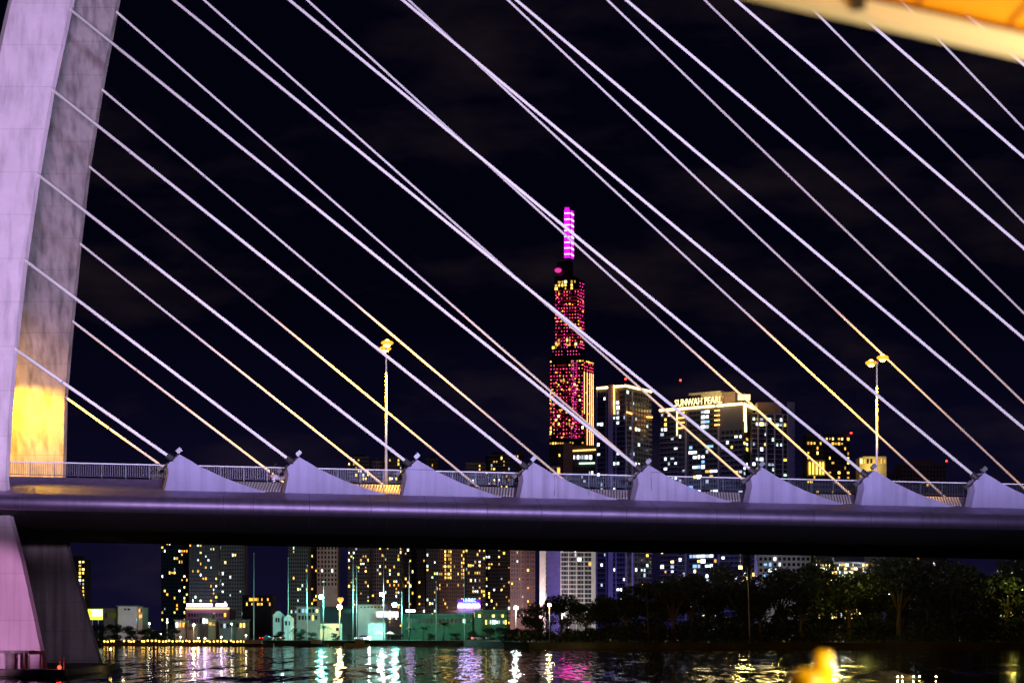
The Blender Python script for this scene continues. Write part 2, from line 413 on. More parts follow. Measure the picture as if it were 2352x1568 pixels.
# --- stay cables
def cable(A, B, r, rr):
    d = (B - A).normalized(); L_ = (B - A).length
    mb = MB(); mb.tube([A - d * 0.3, B], r, 12)
    c = part('stay_cable', mb, M_CABLE, bridge, smooth=True)
    mb = MB(); q = A + d * min(rr, L_ * 0.3); mb.tube([q - d * 0.10, q + d * 0.10], r * 1.14, 12)
    part('collar', mb, M_COLLAR, c, smooth=True)
    return d
front_top = [(40, 805), (63, 602), (92, 405), (125, 210), (165, 25), (212, -150), (262, -330), (330, -500), (398, -670), (471, -830), (545, -985), (631, -1145), (726, -1292)]
front_xtop = {5: 398, 6: 664, 7: 924, 8: 1185, 9: 1438, 10: 1689, 11: 1936, 12: 2182}
sockets = []
for k in range(13):
    xt, yt = front_top[k]
    if k < 11:
        B = br(k * KS + 0.42, 0.45, 2.98)                   # meets the socket on the fin's shoulder
    else:
        B = br(k * KS + 0.42, 0.45, 2.98)
    A = P(xt, yt, yf_front(yt) + 0.30)
    if k in front_xtop:                                     # keep the row-0 crossing as seen
        q = CX + B.x / B.y * F; qy = HY - (B.z - CZ) / B.y * F
        x0 = front_xtop[k]; s_ = (qy - yt) / qy
        A = P(q + (x0 - q) * s_, yt, yf_front(yt) + 0.30)
    d = cable(A, B - (B - A).normalized() * 0.25, 0.152, 9 if k % 2 else 14)
    sockets.append((k, B, d))
rear_top = [(155, 915), (170, 740), (187, 562), (208, 385), (237, 208), (270, 30)]
rear_end = [(421, 1105), (651, 1107), (874, 1108), (1095, 1115), (1307, 1112), (1510, 1112)]
rear_xtop = [468, 705, 938, 1166, 1394.5, 1618, 1845, 2068]
rear_sl = [0.889, 0.910, 0.926, 0.945, 0.966, 0.98, 1.008, 1.043]
for k in range(6):
    A = P(rear_top[k][0], rear_top[k][1], yf_rear(rear_top[k][1]) + 0.35)
    B = on_plane(*rear_end[k], W - 0.6)
    cable(A, B + (B - A).normalized() * 2.5, 0.128, 8 if k % 2 else 13)
for i, (x0, sl) in enumerate(zip(rear_xtop, rear_sl)):
    yt = [-130, -300, -480, -650, -820, -980, -1140, -1290][i]
    xt = x0 + yt / sl
    A = P(xt, yt, yf_rear(yt) + 0.35); B = on_plane(x0 + 1112 / sl, 1112, W - 0.6)
    cable(A, B + (B - A).normalized() * 2.5, 0.128, 12)

# --- cable sockets (parts) and floodlights clamped to each fin (things)
for k, B, d in sockets:
    mb = MB(); mb.tube([B - d * 0.30, B + d * 0.45], 0.30, 10)
    part('cable_socket', mb, M_DARK, bridge)
proto = None
place_words = ['leftmost fin, beside the pylon', 'second fin from the pylon', 'third fin from the pylon', 'stained fourth fin from the pylon', 'cracked fifth fin from the pylon', 'sixth fin from the pylon', 'seventh fin from the pylon', 'rightmost fin in view']
M_LENS = mat('lamp_glass', (0.22, 0.26, 0.33), 0.15)
for k in range(8):
    base = br(k * KS + 0.78, 0.1, 2.80)
    lab = 'small grey floodlight pair clamped on black bracket at the %s' % place_words[k]
    if proto is None:
        proto = thing('floodlight', lab, 'floodlight', base, 'floodlights clamped on the bridge fins')
        dirv = (br(1.25, 0, 3.3) - br(0.0, 0, 2.15)).normalized()
        mb = MB(); mb.tube([base - dirv * 1.25, base + dirv * 0.35], 0.10, 6); mb.tube([base + dirv * 0.35, base + dirv * 0.62 + Vector((-0.10, 0, 0.12))], 0.05, 6)
        part('bracket', mb, M_DARK, proto)
        q = dirv.to_track_quat('Z', 'Y').to_matrix()
        mb = MB(); hc = base + dirv * 0.80 + Vector((-0.12, -0.1, 0.22)); mb.box(hc, (0.46, 0.34, 0.52), M=q)
        hd = part('lamp_head', mb, M_HEAD, proto)
        mb = MB(); mb.box(hc + q @ Vector((0, -0.19, 0.0)), (0.38, 0.03, 0.42), M=q)
        part('lens', mb, M_LENS, hd)
        mb = MB(); mb.box(base - dirv * 1.30 + Vector((-0.30, -0.1, 0.0)), (0.42, 0.36, 0.42), M=q)
        h2 = part('lamp_head', mb, M_DARK, proto)
        o = proto
    else:
        o = copy_tree(proto); o.location = base; o['label'] = lab

# ================================================================== street lamps on the deck median
Y1 = (1.0, 0.48, 0.01)
M_BULB = glow('sodium_bulb', (1.0, 0.62, 0.12), 30)
pl = on_plane(887, 1105, W / 2); pr_ = on_plane(2014, 1100, W / 2)
tl = t_of(pl); tr = t_of(pr_); dt = tr - tl
def street_lamp(t, lab):
    b0 = br(t, W / 2, 1.19); H = 15.0
    o = thing('street_lamp', lab, 'street lamp', b0, 'double-armed street lamps along the bridge median')
    mb = MB(); mb.tube([b0, b0 + Vector((0, 0, H - 1.0))], [0.15, 0.085], 8); mb.tube([b0, b0 + Vector((0, 0, 0.5))], 0.24, 8)
    part('pole', mb, M_POLE, o, True)
    n3 = Vector((NN.x, NN.y, 0))
    for s_ in (-1, 1):
        top = b0 + Vector((0, 0, H - 1.05)); mb = MB()
        pts = [top, top + n3 * s_ * 0.35 + Vector((0, 0, 0.75)), top + n3 * s_ * 1.0 + Vector((0, 0, 1.0)), top + n3 * s_ * 1.7 + Vector((0, 0, 1.08))]
        mb.tube(pts, 0.05, 6); part('arm', mb, M_POLE, o, True)
        hc = top + n3 * s_ * 2.0 + Vector((0, 0, 1.06))
        mb = MB(); mb.sphere(hc, 0.42, 10, 6, sc_=(0.55, 1.0, 0.30)); hd = part('lamp_head', mb, M_POLE, o, True)
        mb = MB(); mb.sphere(hc + Vector((0, 0, -0.10)), 0.62, 12, 6, sc_=(1.0, 1.1, 0.42)); part('glow_shell', mb, glow('sodium_halo', (1.0, 0.40, 0.02), 1.7), hd, True)  # glowing orange shell stands in for the halo around the bulb
        mb = MB(); mb.sphere(hc + Vector((0, 0, -0.14)), 0.38, 12, 8); part('bulb', mb, M_BULB, hd, True)
        l = lamp('lamp_light', 'SPOT', hc + Vector((0, 0, -0.80)), 52000 if s_ > 0 else 60000, Y1, 0.12, o, spot_size=R(172 if s_ > 0 else 87), spot_blend=1.0 if s_ > 0 else 0.2)
        if s_ > 0: l.rotation_euler = (n3 * 1.0 + Vector((0, 0, -0.95))).to_track_quat('-Z', 'Y').to_euler()
    return o
sl1 = street_lamp(tl, 'glowing yellow double-armed street lamp rising behind the third fin')
for t, lab in ((tr, 'glowing yellow double-armed street lamp right of the apartment towers, behind the seventh fin'),
               (tl - dt, 'street lamp standing left of the picture behind the pylon'), (tr + dt, 'street lamp standing right of the picture on the bridge')):
    o = copy_tree(sl1); o.location = br(t, W / 2, 1.19); o['label'] = lab
# lamp post on the far footway, hidden behind the front pylon leg, that washes the rear leg
q0 = br(-17.4, 26.0, 1.19); hp = Vector((q0.x, q0.y, ZZ(858, q0.y)))
o = thing('lamp_post', 'shaded yellow lamp post on the roadway between the two pylon legs', 'lamp', q0)
mb = MB(); mb.tube([q0, hp], [0.15, 0.09], 8); part('pole', mb, M_POLE, o, True)
mb = MB(); mb.box(hp, (0.7, 0.9, 0.25)); mb.box(hp + Vector((0, -0.40, -0.45)), (1.8, 0.06, 1.15)); part('shade', mb, M_DARK, o)  # near-side plate added to keep this lamp's light off the deck edge
mb = MB(); mb.box(hp + Vector((0, 0.0, -0.16)), (0.4, 0.5, 0.05)); part('bulb', mb, M_BULB, o)
l = lamp('lamp_light', 'SPOT', hp + Vector((0.45, 0.5, -0.25)), 30000, (1.0, 0.52, 0.0), 0.3, o, spot_size=R(174), spot_blend=0.5)

# ================================================================== architectural floodlights on masts out of frame, and one added fill lamp
fa = lamp('flood_light', 'SPOT', (28, 30, 18.5), 950000, (0.56, 0.57, 1.0), 4.5, None, spot_size=R(176), spot_blend=0.015)
aim(fa, (28, 30 + math.sin(R(3.6)) * 10, 18.5 + 10))
fb = lamp('flood_light', 'SPOT', (-12, 30, 18.0), 600000, (0.95, 0.62, 1.0), 4.5, None, spot_size=R(176), spot_blend=0.015)
aim(fb, (-12, 30 + math.sin(R(3.6)) * 10, 18 + 10))
fc = lamp('flood_light', 'SPOT', (-49.5, 112, 4), 120000, (1.0, 0.50, 0.95), 0.5, None, spot_size=R(13), spot_blend=0.5)
aim(fc, (-47, 176, 5.5))

fd = lamp('flood_light', 'SPOT', (-20, 120, 3), 45000, (0.8, 0.62, 1.0), 0.5, None, spot_size=R(9), spot_blend=1.0)  # added fill with no known fixture, lifts the dark rear leg foot
aim(fd, (-47, 211, 5))

# ================================================================== pylon foot details
b0 = Vector((PX(138, 173), 173.5, 0.75))
o = thing('marker_light', 'small red navigation light with twin posts on the pile cap', 'marker light', b0)
mb = MB()
for dx in (-0.12, 0.22): mb.tube([b0 + Vector((dx, 0, 0)), b0 + Vector((dx, 0, 1.1))], 0.035, 6)
part('post', mb, M_POLE, o)
mb = MB(); mb.sphere(b0 + Vector((-0.15, -0.12, 0.16)), 0.17, 8, 6); part('bulb', mb, M_RED, o, True)
lamp('lamp_light', 'POINT', b0 + Vector((-0.3, -0.45, 0.28)), 14, (1, 0.04, 0.02), 0.05, o)
b0 = Vector((PX(254, 200), 200.0, 0.75))
o = thing('post_lamp', 'thin post with a tiny yellow lamp at the corner of the pile cap', 'lamp post', b0)
mb = MB(); mb.tube([b0, b0 + Vector((0, 0, 1.45))], 0.035, 6); part('post', mb, M_POLE, o)
mb = MB(); mb.sphere(b0 + Vector((0, 0, 1.52)), 0.10, 8, 6); part('bulb', mb, M_BULB, o, True)
lamp('lamp_light', 'POINT', b0 + Vector((3.0, -9, 0.6)), 40, (1, 0.72, 0.2), 0.1, o)
b0 = Vector((PX(34, 172.6), 172.6, 0.75))
o = thing('service_platform', 'small concrete service platform on legs in front of the pylon foot', 'platform', b0)
mb = MB(); mb.box((PX(26, 172.6), 172.6, ZZ(1496, 172.6)), (3.6, 2.2, 0.22)); part('slab', mb, M_PYLB, o)
for x in (4, 61):
    for dy in (-0.9, 0.9):
        mb = MB(); q = Vector((PX(x, 172.6), 172.6 + dy, 0)); mb.tube([q + Vector((0, 0, .75)), q + Vector((0, 0, ZZ(1499, 172.6)))], 0.08, 8); part('leg', mb, M_POLE, o)
mb = MB(); mb.tube([(PX(24, 172.6), 172.6, 0.75), (PX(24, 172.6), 172.6, ZZ(1499, 172.6))], 0.42, 12); part('column', mb, M_PYLB, o, True)

# ================================================================== foliage
def leaf_cloud(mb, c, rad, n, size, rnd, nm=3, shell=0.35):
    c = Vector(c)
    for _ in range(n):
        u = Vector((rnd.gauss(0, 1), rnd.gauss(0, 1), rnd.gauss(0, 1))).normalized() * (shell + (1 - shell) * rnd.random() ** 0.5)
        p = c + Vector((u.x * rad[0], u.y * rad[1], u.z * rad[2]))
        a = Vector((rnd.gauss(0, 1), rnd.gauss(0, 1), rnd.gauss(0, 1))).normalized()
        b_ = a.cross(Vector((rnd.gauss(0, 1), rnd.gauss(0, 1), rnd.gauss(0, 1)))).normalized()
        s_ = size * rnd.uniform(0.6, 1.4)
        mb.add([p - a * s_, p + b_ * s_ * 0.45, p + a * s_, p - b_ * s_ * 0.45], [(0, 1, 2, 3)], rnd.randrange(nm))
def leaf_mesh(mb, name):
    me = bpy.data.meshes.new(name); me.from_pydata(mb.v, [], mb.f)
    for m in M_LEAF: me.materials.append(m)
    me.polygons.foreach_set('material_index', mb.m); me.update()
    return me
CROWNS = []
for sd in range(5):                                         # crowns in unit metres: about 12 tall, 11 wide, origin at trunk foot
    rnd = random.Random(10 + sd); mb = MB()
    tr_ = MB(); H = 5.0
    tr_.tube([(0, 0, -0.3), (0.1, 0, 2.5), (0.0, 0.2, H)], [0.38, 0.30, 0.22], 7)
    for j in range(11):
        a = rnd.uniform(0, 6.28); r_ = rnd.uniform(0.8, 4.4); z = rnd.uniform(4.2, 11.5 - r_ * 0.6)
        c = Vector((r_ * math.cos(a), r_ * math.sin(a), z))
        tr_.tube([(0, 0.1, H - 1.2), (c.x * 0.5, c.y * 0.5, (H + z) / 2 - 0.3), c], [0.16, 0.10, 0.04], 5)
        q = rnd.uniform(1.3, 2.3)
        leaf_cloud(mb, c, (q * 1.15, q * 1.15, q * 0.8), 330, 0.30, rnd)
    for j in range(6):
        a = rnd.uniform(0, 6.28); r_ = rnd.uniform(1.5, 4.5)
        leaf_cloud(mb, (r_ * math.cos(a), r_ * math.sin(a), rnd.uniform(0.8, 3.0)), (1.7, 1.7, 1.3), 200, 0.32, rnd)
    CROWNS.append((leaf_mesh(mb, 'crown'), tr_.mesh('trunk', M_BARK)))
def tree(x, ytop, Y, sd, lab, group, name='leafy_tree', wide=1.0):
    zt = ZZ(ytop, Y); s_ = (zt - 1.5) / 12.0
    o = thing(name, lab, 'tree', (PX(x, Y), Y, 1.5), group)
    cm, tm = CROWNS[sd % 5]
    for nm, me in (('crown', cm), ('trunk', tm)):
        c = link(nm, me, o); c.scale = (s_ * wide, s_ * wide, s_); c.rotation_euler = (0, 0, sd * 1.7)
    return o
ORD = ['first', 'second', 'third', 'fourth', 'fifth', 'sixth', 'seventh', 'eighth', 'ninth', 'tenth', 'eleventh', 'twelfth', 'thirteenth', 'fourteenth', 'fifteenth', 'sixteenth', 'seventeenth', 'eighteenth', 'nineteenth', 'twentieth', 'twenty-first', 'twenty-second', 'twenty-third', 'twenty-fourth', 'twenty-fifth', 'twenty-sixth']
right_trees = [(1180, 1435, 478), (1232, 1372, 492), (1290, 1362, 505), (1345, 1372, 486), (1395, 1360, 500), (1440, 1342, 490), (1492, 1305, 510), (1545, 1330, 486), (1590, 1300, 500), (1640, 1285, 515), (1700, 1300, 490), (1745, 1330, 482), (1790, 1300, 505), (1840, 1318, 488), (1895, 1275, 515), (1950, 1285, 492), (2005, 1262, 512), (2065, 1270, 490), (2130, 1265, 508), (2190, 1275, 488), (2250, 1270, 506), (2310, 1280, 489), (2370, 1262, 505)]
for i, (x, y, Y) in enumerate(right_trees):
    tree(x, y, Y, i, 'dark bushy tree in the black thicket on the right bank, %s from the left' % ORD[i], 'trees of the right bank thicket', wide=1.05 if i else 0.8)
# bank scrub closing the foot of the thicket
mb = MB(); rnd = random.Random(77)
for i in range(150):
    x = 1160 + i * 8.5; Y = rnd.uniform(474, 484)
    leaf_cloud(mb, (PX(x, Y), Y, rnd.uniform(1.4, 3.6)), (1.6, 1.6, 1.5), 60, 0.33, rnd)
o = link('bank_scrub', leaf_mesh(mb, 'bank_scrub')); tag(o, 'low black scrub and reeds along the foot of the right bank', 'scrub', kind='stuff')
# slim pale trunks
for x, y0, y1, Y, lab in ((1722, 1300, 1432, 476, 'slim pale bare trunk catching light in the thicket'), (1490, 1345, 1440, 476, 'thin greenish stem standing before the dark thicket')):
    b0 = Vector((PX(x, Y), Y, 1.5)); mb = MB(); mb.tube([b0, P(x - 3, (y0 + y1) / 2, Y), P(x - 6, y0, Y)], [0.16, 0.12, 0.07], 6)
    o = thing('slender_tree', lab, 'tree', b0); part('trunk', mb, M_POLE if x > 1600 else M_BARK, o, True)
    mb = MB(); leaf_cloud(mb, P(x - 6, y0, Y), (1.3, 1.3, 0.9), 130, 0.3, random.Random(x)); c = link('crown', None or leaf_mesh(mb, 'crown'), o); c.location = -o.location

# palms and shrubs of the far left shore
def palm(x, ytop, Y, seed, lab):
    rnd = random.Random(seed); b0 = Vector((PX(x, Y), Y, 1.5)); zt = ZZ(ytop, Y) - 0.6
    o = thing('palm_tree', lab, 'palm tree', b0, 'palms on the far shore')
    mb = MB(); mb.tube([b0, b0 + Vector((0.15, 0, (zt - 1.5) * 0.5)), Vector((b0.x + 0.3, Y, zt))], [0.2, 0.15, 0.12], 6); part('trunk', mb, M_BARK, o, True)
    mb = MB(); top = Vector((b0.x + 0.3, Y, zt))
    for k in range(13):
        a = 2 * math.pi * k / 13 + rnd.uniform(-.2, .2); L_ = rnd.uniform(1.8, 2.6); up = rnd.uniform(0.2, 1.0)
        pr0 = None
        for j in range(7):
            s_ = j / 6; p = top + Vector((math.cos(a) * L_ * s_, math.sin(a) * L_ * s_, up * math.sin(s_ * 2.4) * 1.2 - s_ * s_ * 0.9))
            if pr0 is not None:
                side = Vector((-math.sin(a), math.cos(a), -0.5)) * (0.34 * (1 - s_ * 0.7)); s2 = Vector((side.x, side.y, side.z)); s3 = Vector((-side.x, -side.y, side.z))
                mb.add([pr0, p, p + s2, pr0 + s2 * 0.7], [(0, 1, 2, 3)], k % 3); mb.add([pr0, p, p + s3, pr0 + s3 * 0.7], [(0, 1, 2, 3)], k % 3)
            pr0 = p
    c = link('crown', leaf_mesh(mb, 'crown'), o); c.location = -o.location
for i, (x, y, lab) in enumerate([(742, 1436, 'palm in front of the small beige wall'), (940, 1440, 'palm before the left end of the green hall'), (972, 1438, 'palm before the middle of the green hall'), (1018, 1430, 'tallest palm, before the right end of the green hall'), (676, 1443, 'palm by the gabled white houses')]):
    palm(x, y, 580, 40 + i, lab)
for i, (x, y) in enumerate([(222, 1432), (262, 1428), (300, 1434), (338, 1436), (372, 1440), (402, 1443), (648, 1446), (690, 1442), (716, 1446), (770, 1450), (800, 1452), (918, 1452), (990, 1452), (1045, 1448), (1085, 1444), (1122, 1440), (1155, 1436)]):
    tree(x, y, 583 + (i % 3) * 3, i + 2, 'small dark rounded tree on the far shore, %s from the pylon' % ORD[i], 'small trees of the far shore', 'small_tree', 1.35)
# shrub in bloom beside the first fin
b0 = br(-0.9, 4.3, 1.2)
o = thing('potted_shrub', 'leafy planter shrub catching yellow light beside the first fin', 'shrub', b0)
mb = MB(); mb.box(b0 + Vector((0, 0, 0.25)), (1.1, 0.6, 0.5)); part('planter', mb, M_DARK, o)
mb = MB(); leaf_cloud(mb, b0 + Vector((0, 0, 0.95)), (0.75, 0.5, 0.6), 260, 0.11, random.Random(3)); c = link('foliage', leaf_mesh(mb, 'foliage'), o); c.location = -o.location

# ================================================================== buildings
def hidden(x, y):                                           # rows the bridge deck covers
    return 1118 < y < 1262
class Building:
    def __init__(s, name, label, foot, z1, m, z0=1.5, cat='tower', group=None):
        s.foot = foot; s.z0 = z0; s.z1 = z1
        cx = sum(p[0] for p in foot) / len(foot); cy = sum(p[1] for p in foot) / len(foot)
        s.o = thing(name, label, cat, (cx, cy, z0), group)
        mb = MB(); mb.prism(foot, z0, z1); s.wall = part('wall', mb, m, s.o)
        s.wins = []
    def windows(s, A, B, z0, z1, ncol, pitch, lit, rnd, ww=0.62, wh=0.55, cols='yyyow', dark=True, jit=0.0, skipcol=()):
        A = Vector(A); B = Vector(B); d = B - A; L_ = d.length; d.normalize(); n = Vector((d.y, -d.x)); ang = math.atan2(d.y, d.x)
        nf = max(1, int((z1 - z0) / pitch))
        for j in range(nf):
            z = z1 - (j + 0.55) * pitch
            for i in range(ncol):
                if i in skipcol: continue
                p = A + d * ((i + 0.5) / ncol * L_)
                pr = lit(i, j, z) if callable(lit) else lit * 0.72
                on = rnd.random() < pr
                if not on and not dark: continue
                c = rnd.choice(cols) if on else 'd'
                if c in 'yw' and rnd.random() < 0.55: c = rnd.choice('Yee' if c == 'y' else 'Wvv')
                s.wins.append((c, Vector((p.x + n.x * 0.06, p.y + n.y * 0.06, z)), ang, L_ / ncol * ww * (rnd.uniform(0.5, 1.3) if on else 1), pitch * wh * (rnd.uniform(.7, 1.2) if on else 1)))
    def bands(s, A, B, z0, z1, pitch, m, out=0.6, thick=0.35, name='floor_band'):
        A = Vector(A); B = Vector(B); d = B - A; ang = math.atan2(d.y, d.x); mid = (A + B) / 2; n = Vector((d.y, -d.x)).normalized()
        mb = MB()
        for j in range(int((z1 - z0) / pitch) + 1):
            mb.box((mid.x + n.x * out / 2, mid.y + n.y * out / 2, z1 - j * pitch), (d.length, out, thick), ang)
        return part(name, mb, m, s.o)
    def piers(s, A, B, z0, z1, ncol, m, out=0.7, wd=0.5, name='pier'):
        A = Vector(A); B = Vector(B); d = B - A; ang = math.atan2(d.y, d.x); n = Vector((d.y, -d.x)).normalized(); mb = MB()
        for i in range(ncol + 1):
            p = A + d * (i / ncol); mb.box((p.x + n.x * out / 2, p.y + n.y * out / 2, (z0 + z1) / 2), (wd, out, z1 - z0), ang)
        return part(name, mb, m, s.o)
    def strip(s, p0, p1, r, m, name='light_strip'):
        mb = MB(); mb.tube([p0, p1], r, 6); return part(name, mb, m, s.o)
    def box(s, c, d, m, rz=0, name='wall_block'):
        mb = MB(); mb.box(c, d, rz); return part(name, mb, m, s.o)
    def done(s, limit=100, name='window'):
        lit = [q for q in s.wins if q[0] != 'd']; drk = [q for q in s.wins if q[0] == 'd']
        def seen(q):
            y = HY - (q[1].z - CZ) / q[1].y * F; x = CX + q[1].x / q[1].y * F
            return 0 if hidden(x, y) or not (0 < x < 2352) or y > 1448 else 1
        lit.sort(key=lambda q: -seen(q))
        al = lit + drk
        solo = al if len(al) <= limit else lit[:limit - 1]
        rest = [] if len(al) <= limit else lit[limit - 1:] + drk
        base = s.o.location
        for c, p, a, w_, h_ in solo:
            o = bpy.data.objects.new(name, unit(c)); COL.objects.link(o); o.parent = s.o
            o.location = p - base; o.rotation_euler = (0, 0, a); o.scale = (w_, 1, h_)
        if rest:
            keys = sorted(set(q[0] for q in rest)); mb = MB()
            for c, p, a, w_, h_ in rest: mb.box(p, (w_, 0.16, h_), a, keys.index(c))
            o = part(name, mb, [WIN[k] for k in keys], s.o); o['kind'] = 'stuff'
        s.wins = []
UN = {}
def unit(c):
    if c not in UN:
        mb = MB(); mb.box((0, 0, 0), (1, 0.2, 1)); UN[c] = mb.mesh('window', WIN[c])
    return UN[c]
def face_foot(x0, x1, Y, dep=22, skew=0):
    """plain tower: front face seen from column x0 to x1 at distance Y"""
    return [(PX(x0, Y), Y), (PX(x1, Y), Y + skew), (PX(x1, Y) + dep * 0.02, Y + dep + skew), (PX(x0, Y), Y + dep)]
MW = {'dark': mat('facade_dark', (0.06, 0.06, 0.08), 0.7, 0, 0.2, 0.1), 'brown': mat('facade_brown', (0.30, 0.20, 0.18), 0.8, 0, 0.2, 0.15),
      'pale': mat('facade_pale', (0.55, 0.52, 0.48), 0.8, 0, 0.15, 0.15), 'grey': mat('facade_grey', (0.25, 0.25, 0.28), 0.8, 0, 0.2, 0.15),
      'white': mat('facade_white', (0.75, 0.74, 0.72), 0.7, 0, 0.1, 0.3), 'teal': mat('facade_slate', (0.10, 0.13, 0.15), 0.6, 0, 0.2, 0.1),
      'cream': mat('facade_cream', (0.62, 0.55, 0.40), 0.8, 0, 0.12, 0.4), 'green': mat('facade_green', (0.06, 0.16, 0.09), 0.8, 0, 0.2, 0.3)}
LED_Y = glow('led_warm', (1.0, 0.62, 0.20), 7.0); LED_O = glow('led_amber', (1.0, 0.36, 0.06), 6.0); LED_G = glow('led_gold', (1.0, 0.55, 0.18), 3.2)
SIGN_W = glow('sign_warm_white', (1.0, 0.78, 0.32), 2.6); SIGN_M = glow('sign_violet', (0.70, 0.42, 1.0), 14.0); SIGN_B = glow('sign_cyan', (0.35, 0.75, 1.0), 2.6); SIGN_C = glow('sign_cold_white', (0.85, 0.92, 1.0), 1.3)

# ---- generic residential towers far behind (about 1.8 km)
gens = [
 # x0,x1,ytop,Y,mat,ncol,litprob,colours,label
 (150, 197, 1283, 1800, 'dark', 6, lambda i, j, z: 0.75 if i in (4, 5) else 0.06, 'yyyyw', 'narrow dark tower with bright yellow window columns just right of the pylon foot'),
 (370, 432, 1150, 1820, 'dark', 11, 0.15, 'yyoyw', 'dark tower with scattered yellow windows, above left end of the violet sign'),
 (434, 498, 1168, 1780, 'teal', 11, 0.22, 'ygwyo', 'dark tower with mixed green-white and yellow windows right above the violet sign'),
 (503, 562, 1175, 1800, 'grey', 10, 0.13, 'gwygw', 'grey tower with cold white windows, right of the violet sign'),
 (662, 707, 1165, 1760, 'teal', 9, 0.13, 'gwyyg', 'slate tower with few greenish windows left of the pale gridded tower'),
 (710, 727, 1160, 1800, 'dark', 4, 0.16, 'oyo', 'narrow dark tower with orange windows hugging the pale gridded tower'),
 (799, 849, 1050, 1780, 'dark', 9, 0.30, 'yyyyw', 'dark tower with many yellow windows left of the white waterfront block lamp'),
 (854, 881, 1058, 1800, 'grey', 5, 0.14, 'ywy', 'narrow grey tower with sparse windows behind the third fin'),
 (883, 922, 1049, 1790, 'teal', 8, 0.24, 'yyow', 'slate tower with grouped yellow windows right of the narrow grey tower'),
 (924, 977, 1140, 1830, 'dark', 10, 0.09, 'wyyo', 'very dark tower with only few lit windows beside the gold-striped tower'),
 (979, 1007, 1052, 1760, 'dark', 5, 0.13, 'gywy', 'narrow dark tower just left of the gold-striped tower'),
 (1069, 1114, 1062, 1780, 'grey', 9, 0.28, 'yyywy', 'grey balconied tower with yellow windows right of the gold-striped tower'),
 (1115, 1172, 1045, 1800, 'dark', 10, 0.26, 'yyyyw', 'wide dark tower with yellow windows, left of the pinkish tower'),
 (1180, 1204, 1041, 1850, 'brown', 4, 0.10, 'yw', 'slim brown tower top peeking over the railing beside the fourth fin'),
 (2066, 2175, 1064, 1500, 'brown', 14, 0.05, 'yyw', 'low brown building with few lights behind the railing, rightmost on the skyline'),
 (1958, 2062, 1088, 1480, 'dark', 12, 0.10, 'yyw', 'low dark building behind the railing under the small yellow-lit pavilion'),
]
for gi, (x0, x1, yt, Y, mk, nc, lp, cols, lab) in enumerate(gens):
    foot = face_foot(x0, x1, Y, 24, (gi % 3 - 1) * 4)
    bl = Building('apartment_tower', lab, foot, ZZ(yt, Y), MW[mk], group='apartment towers on the skyline')
    rnd = random.Random(100 + gi); A, B = foot[0], foot[1]
    bl.windows(A, B, ZZ(1440, Y), ZZ(yt, Y) - 1.0, nc, 3.3, lp, rnd, 0.55, 0.6, cols)
    if gi in (3, 6, 11, 12, 14): bl.bands(A, B, ZZ(1440, Y), ZZ(yt, Y), 3.3, MW['grey'], 0.5, 0.4)
    X0 = (A[0] + B[0]) / 2; bl.box((X0, Y + 11, ZZ(yt, Y) + 1.6), (abs(B[0] - A[0]) * 0.5, 8, 3.2), MW[mk], name='roof_block')
    if gi == 9: bl.strip((A[0], Y - 0.3, ZZ(1300, Y)), (A[0], Y - 0.3, ZZ(1420, Y)), 0.25, LED_G)
    bl.done()
# pale gridded tower
Y = 1780; ft = face_foot(728, 775, Y, 22)
bl = Building('apartment_tower', 'pale brownish tower with a square grid of dark openings', ft, ZZ(1140, Y), MW['pale'], group='apartment towers on the skyline')
rnd = random.Random(5); bl.windows(ft[0], ft[1], ZZ(1350, Y), ZZ(1150, Y), 6, 4.0, 0.05, rnd, 0.5, 0.6, 'yw'); bl.done()
# gold striped tower
Y = 1770; ft = face_foot(1008, 1067, Y, 24)
bl = Building('apartment_tower', 'dark tower with dense gold window columns hanging below the deck', ft, ZZ(1120, Y), MW['brown'], group='apartment towers on the skyline')
bl.windows(ft[0], ft[1], ZZ(1440, Y), ZZ(1125, Y), 14, 3.3, lambda i, j, z: (0.8 if i in (3, 4, 5, 6, 12, 13) and z > ZZ(1330, 1770) else 0.07), rnd, 0.6, 0.65, 'yyya'); bl.piers(ft[0], ft[1], 1.5, ZZ(1125, Y), 7, MW['brown'], 0.5, 0.6); bl.done()
# pinkish tower
Y = 1480; ft = face_foot(1173, 1228, Y, 20)
bl = Building('apartment_tower', 'pinkish brown tower facade with ribbed bays left of the white gridded tower', ft, ZZ(1135, Y), MW['brown'], group='apartment towers on the skyline')
bl.windows(ft[0], ft[1], ZZ(1420, Y), ZZ(1140, Y), 9, 3.3, 0.09, rnd, 0.55, 0.5, 'yyw'); bl.bands(ft[0], ft[1], ZZ(1420, Y), ZZ(1140, Y), 3.3, MW['brown'], 0.5, 0.5); bl.piers(ft[0], ft[1], 1.5, ZZ(1140, Y), 5, MW['brown'], 0.7, 0.7); bl.done()
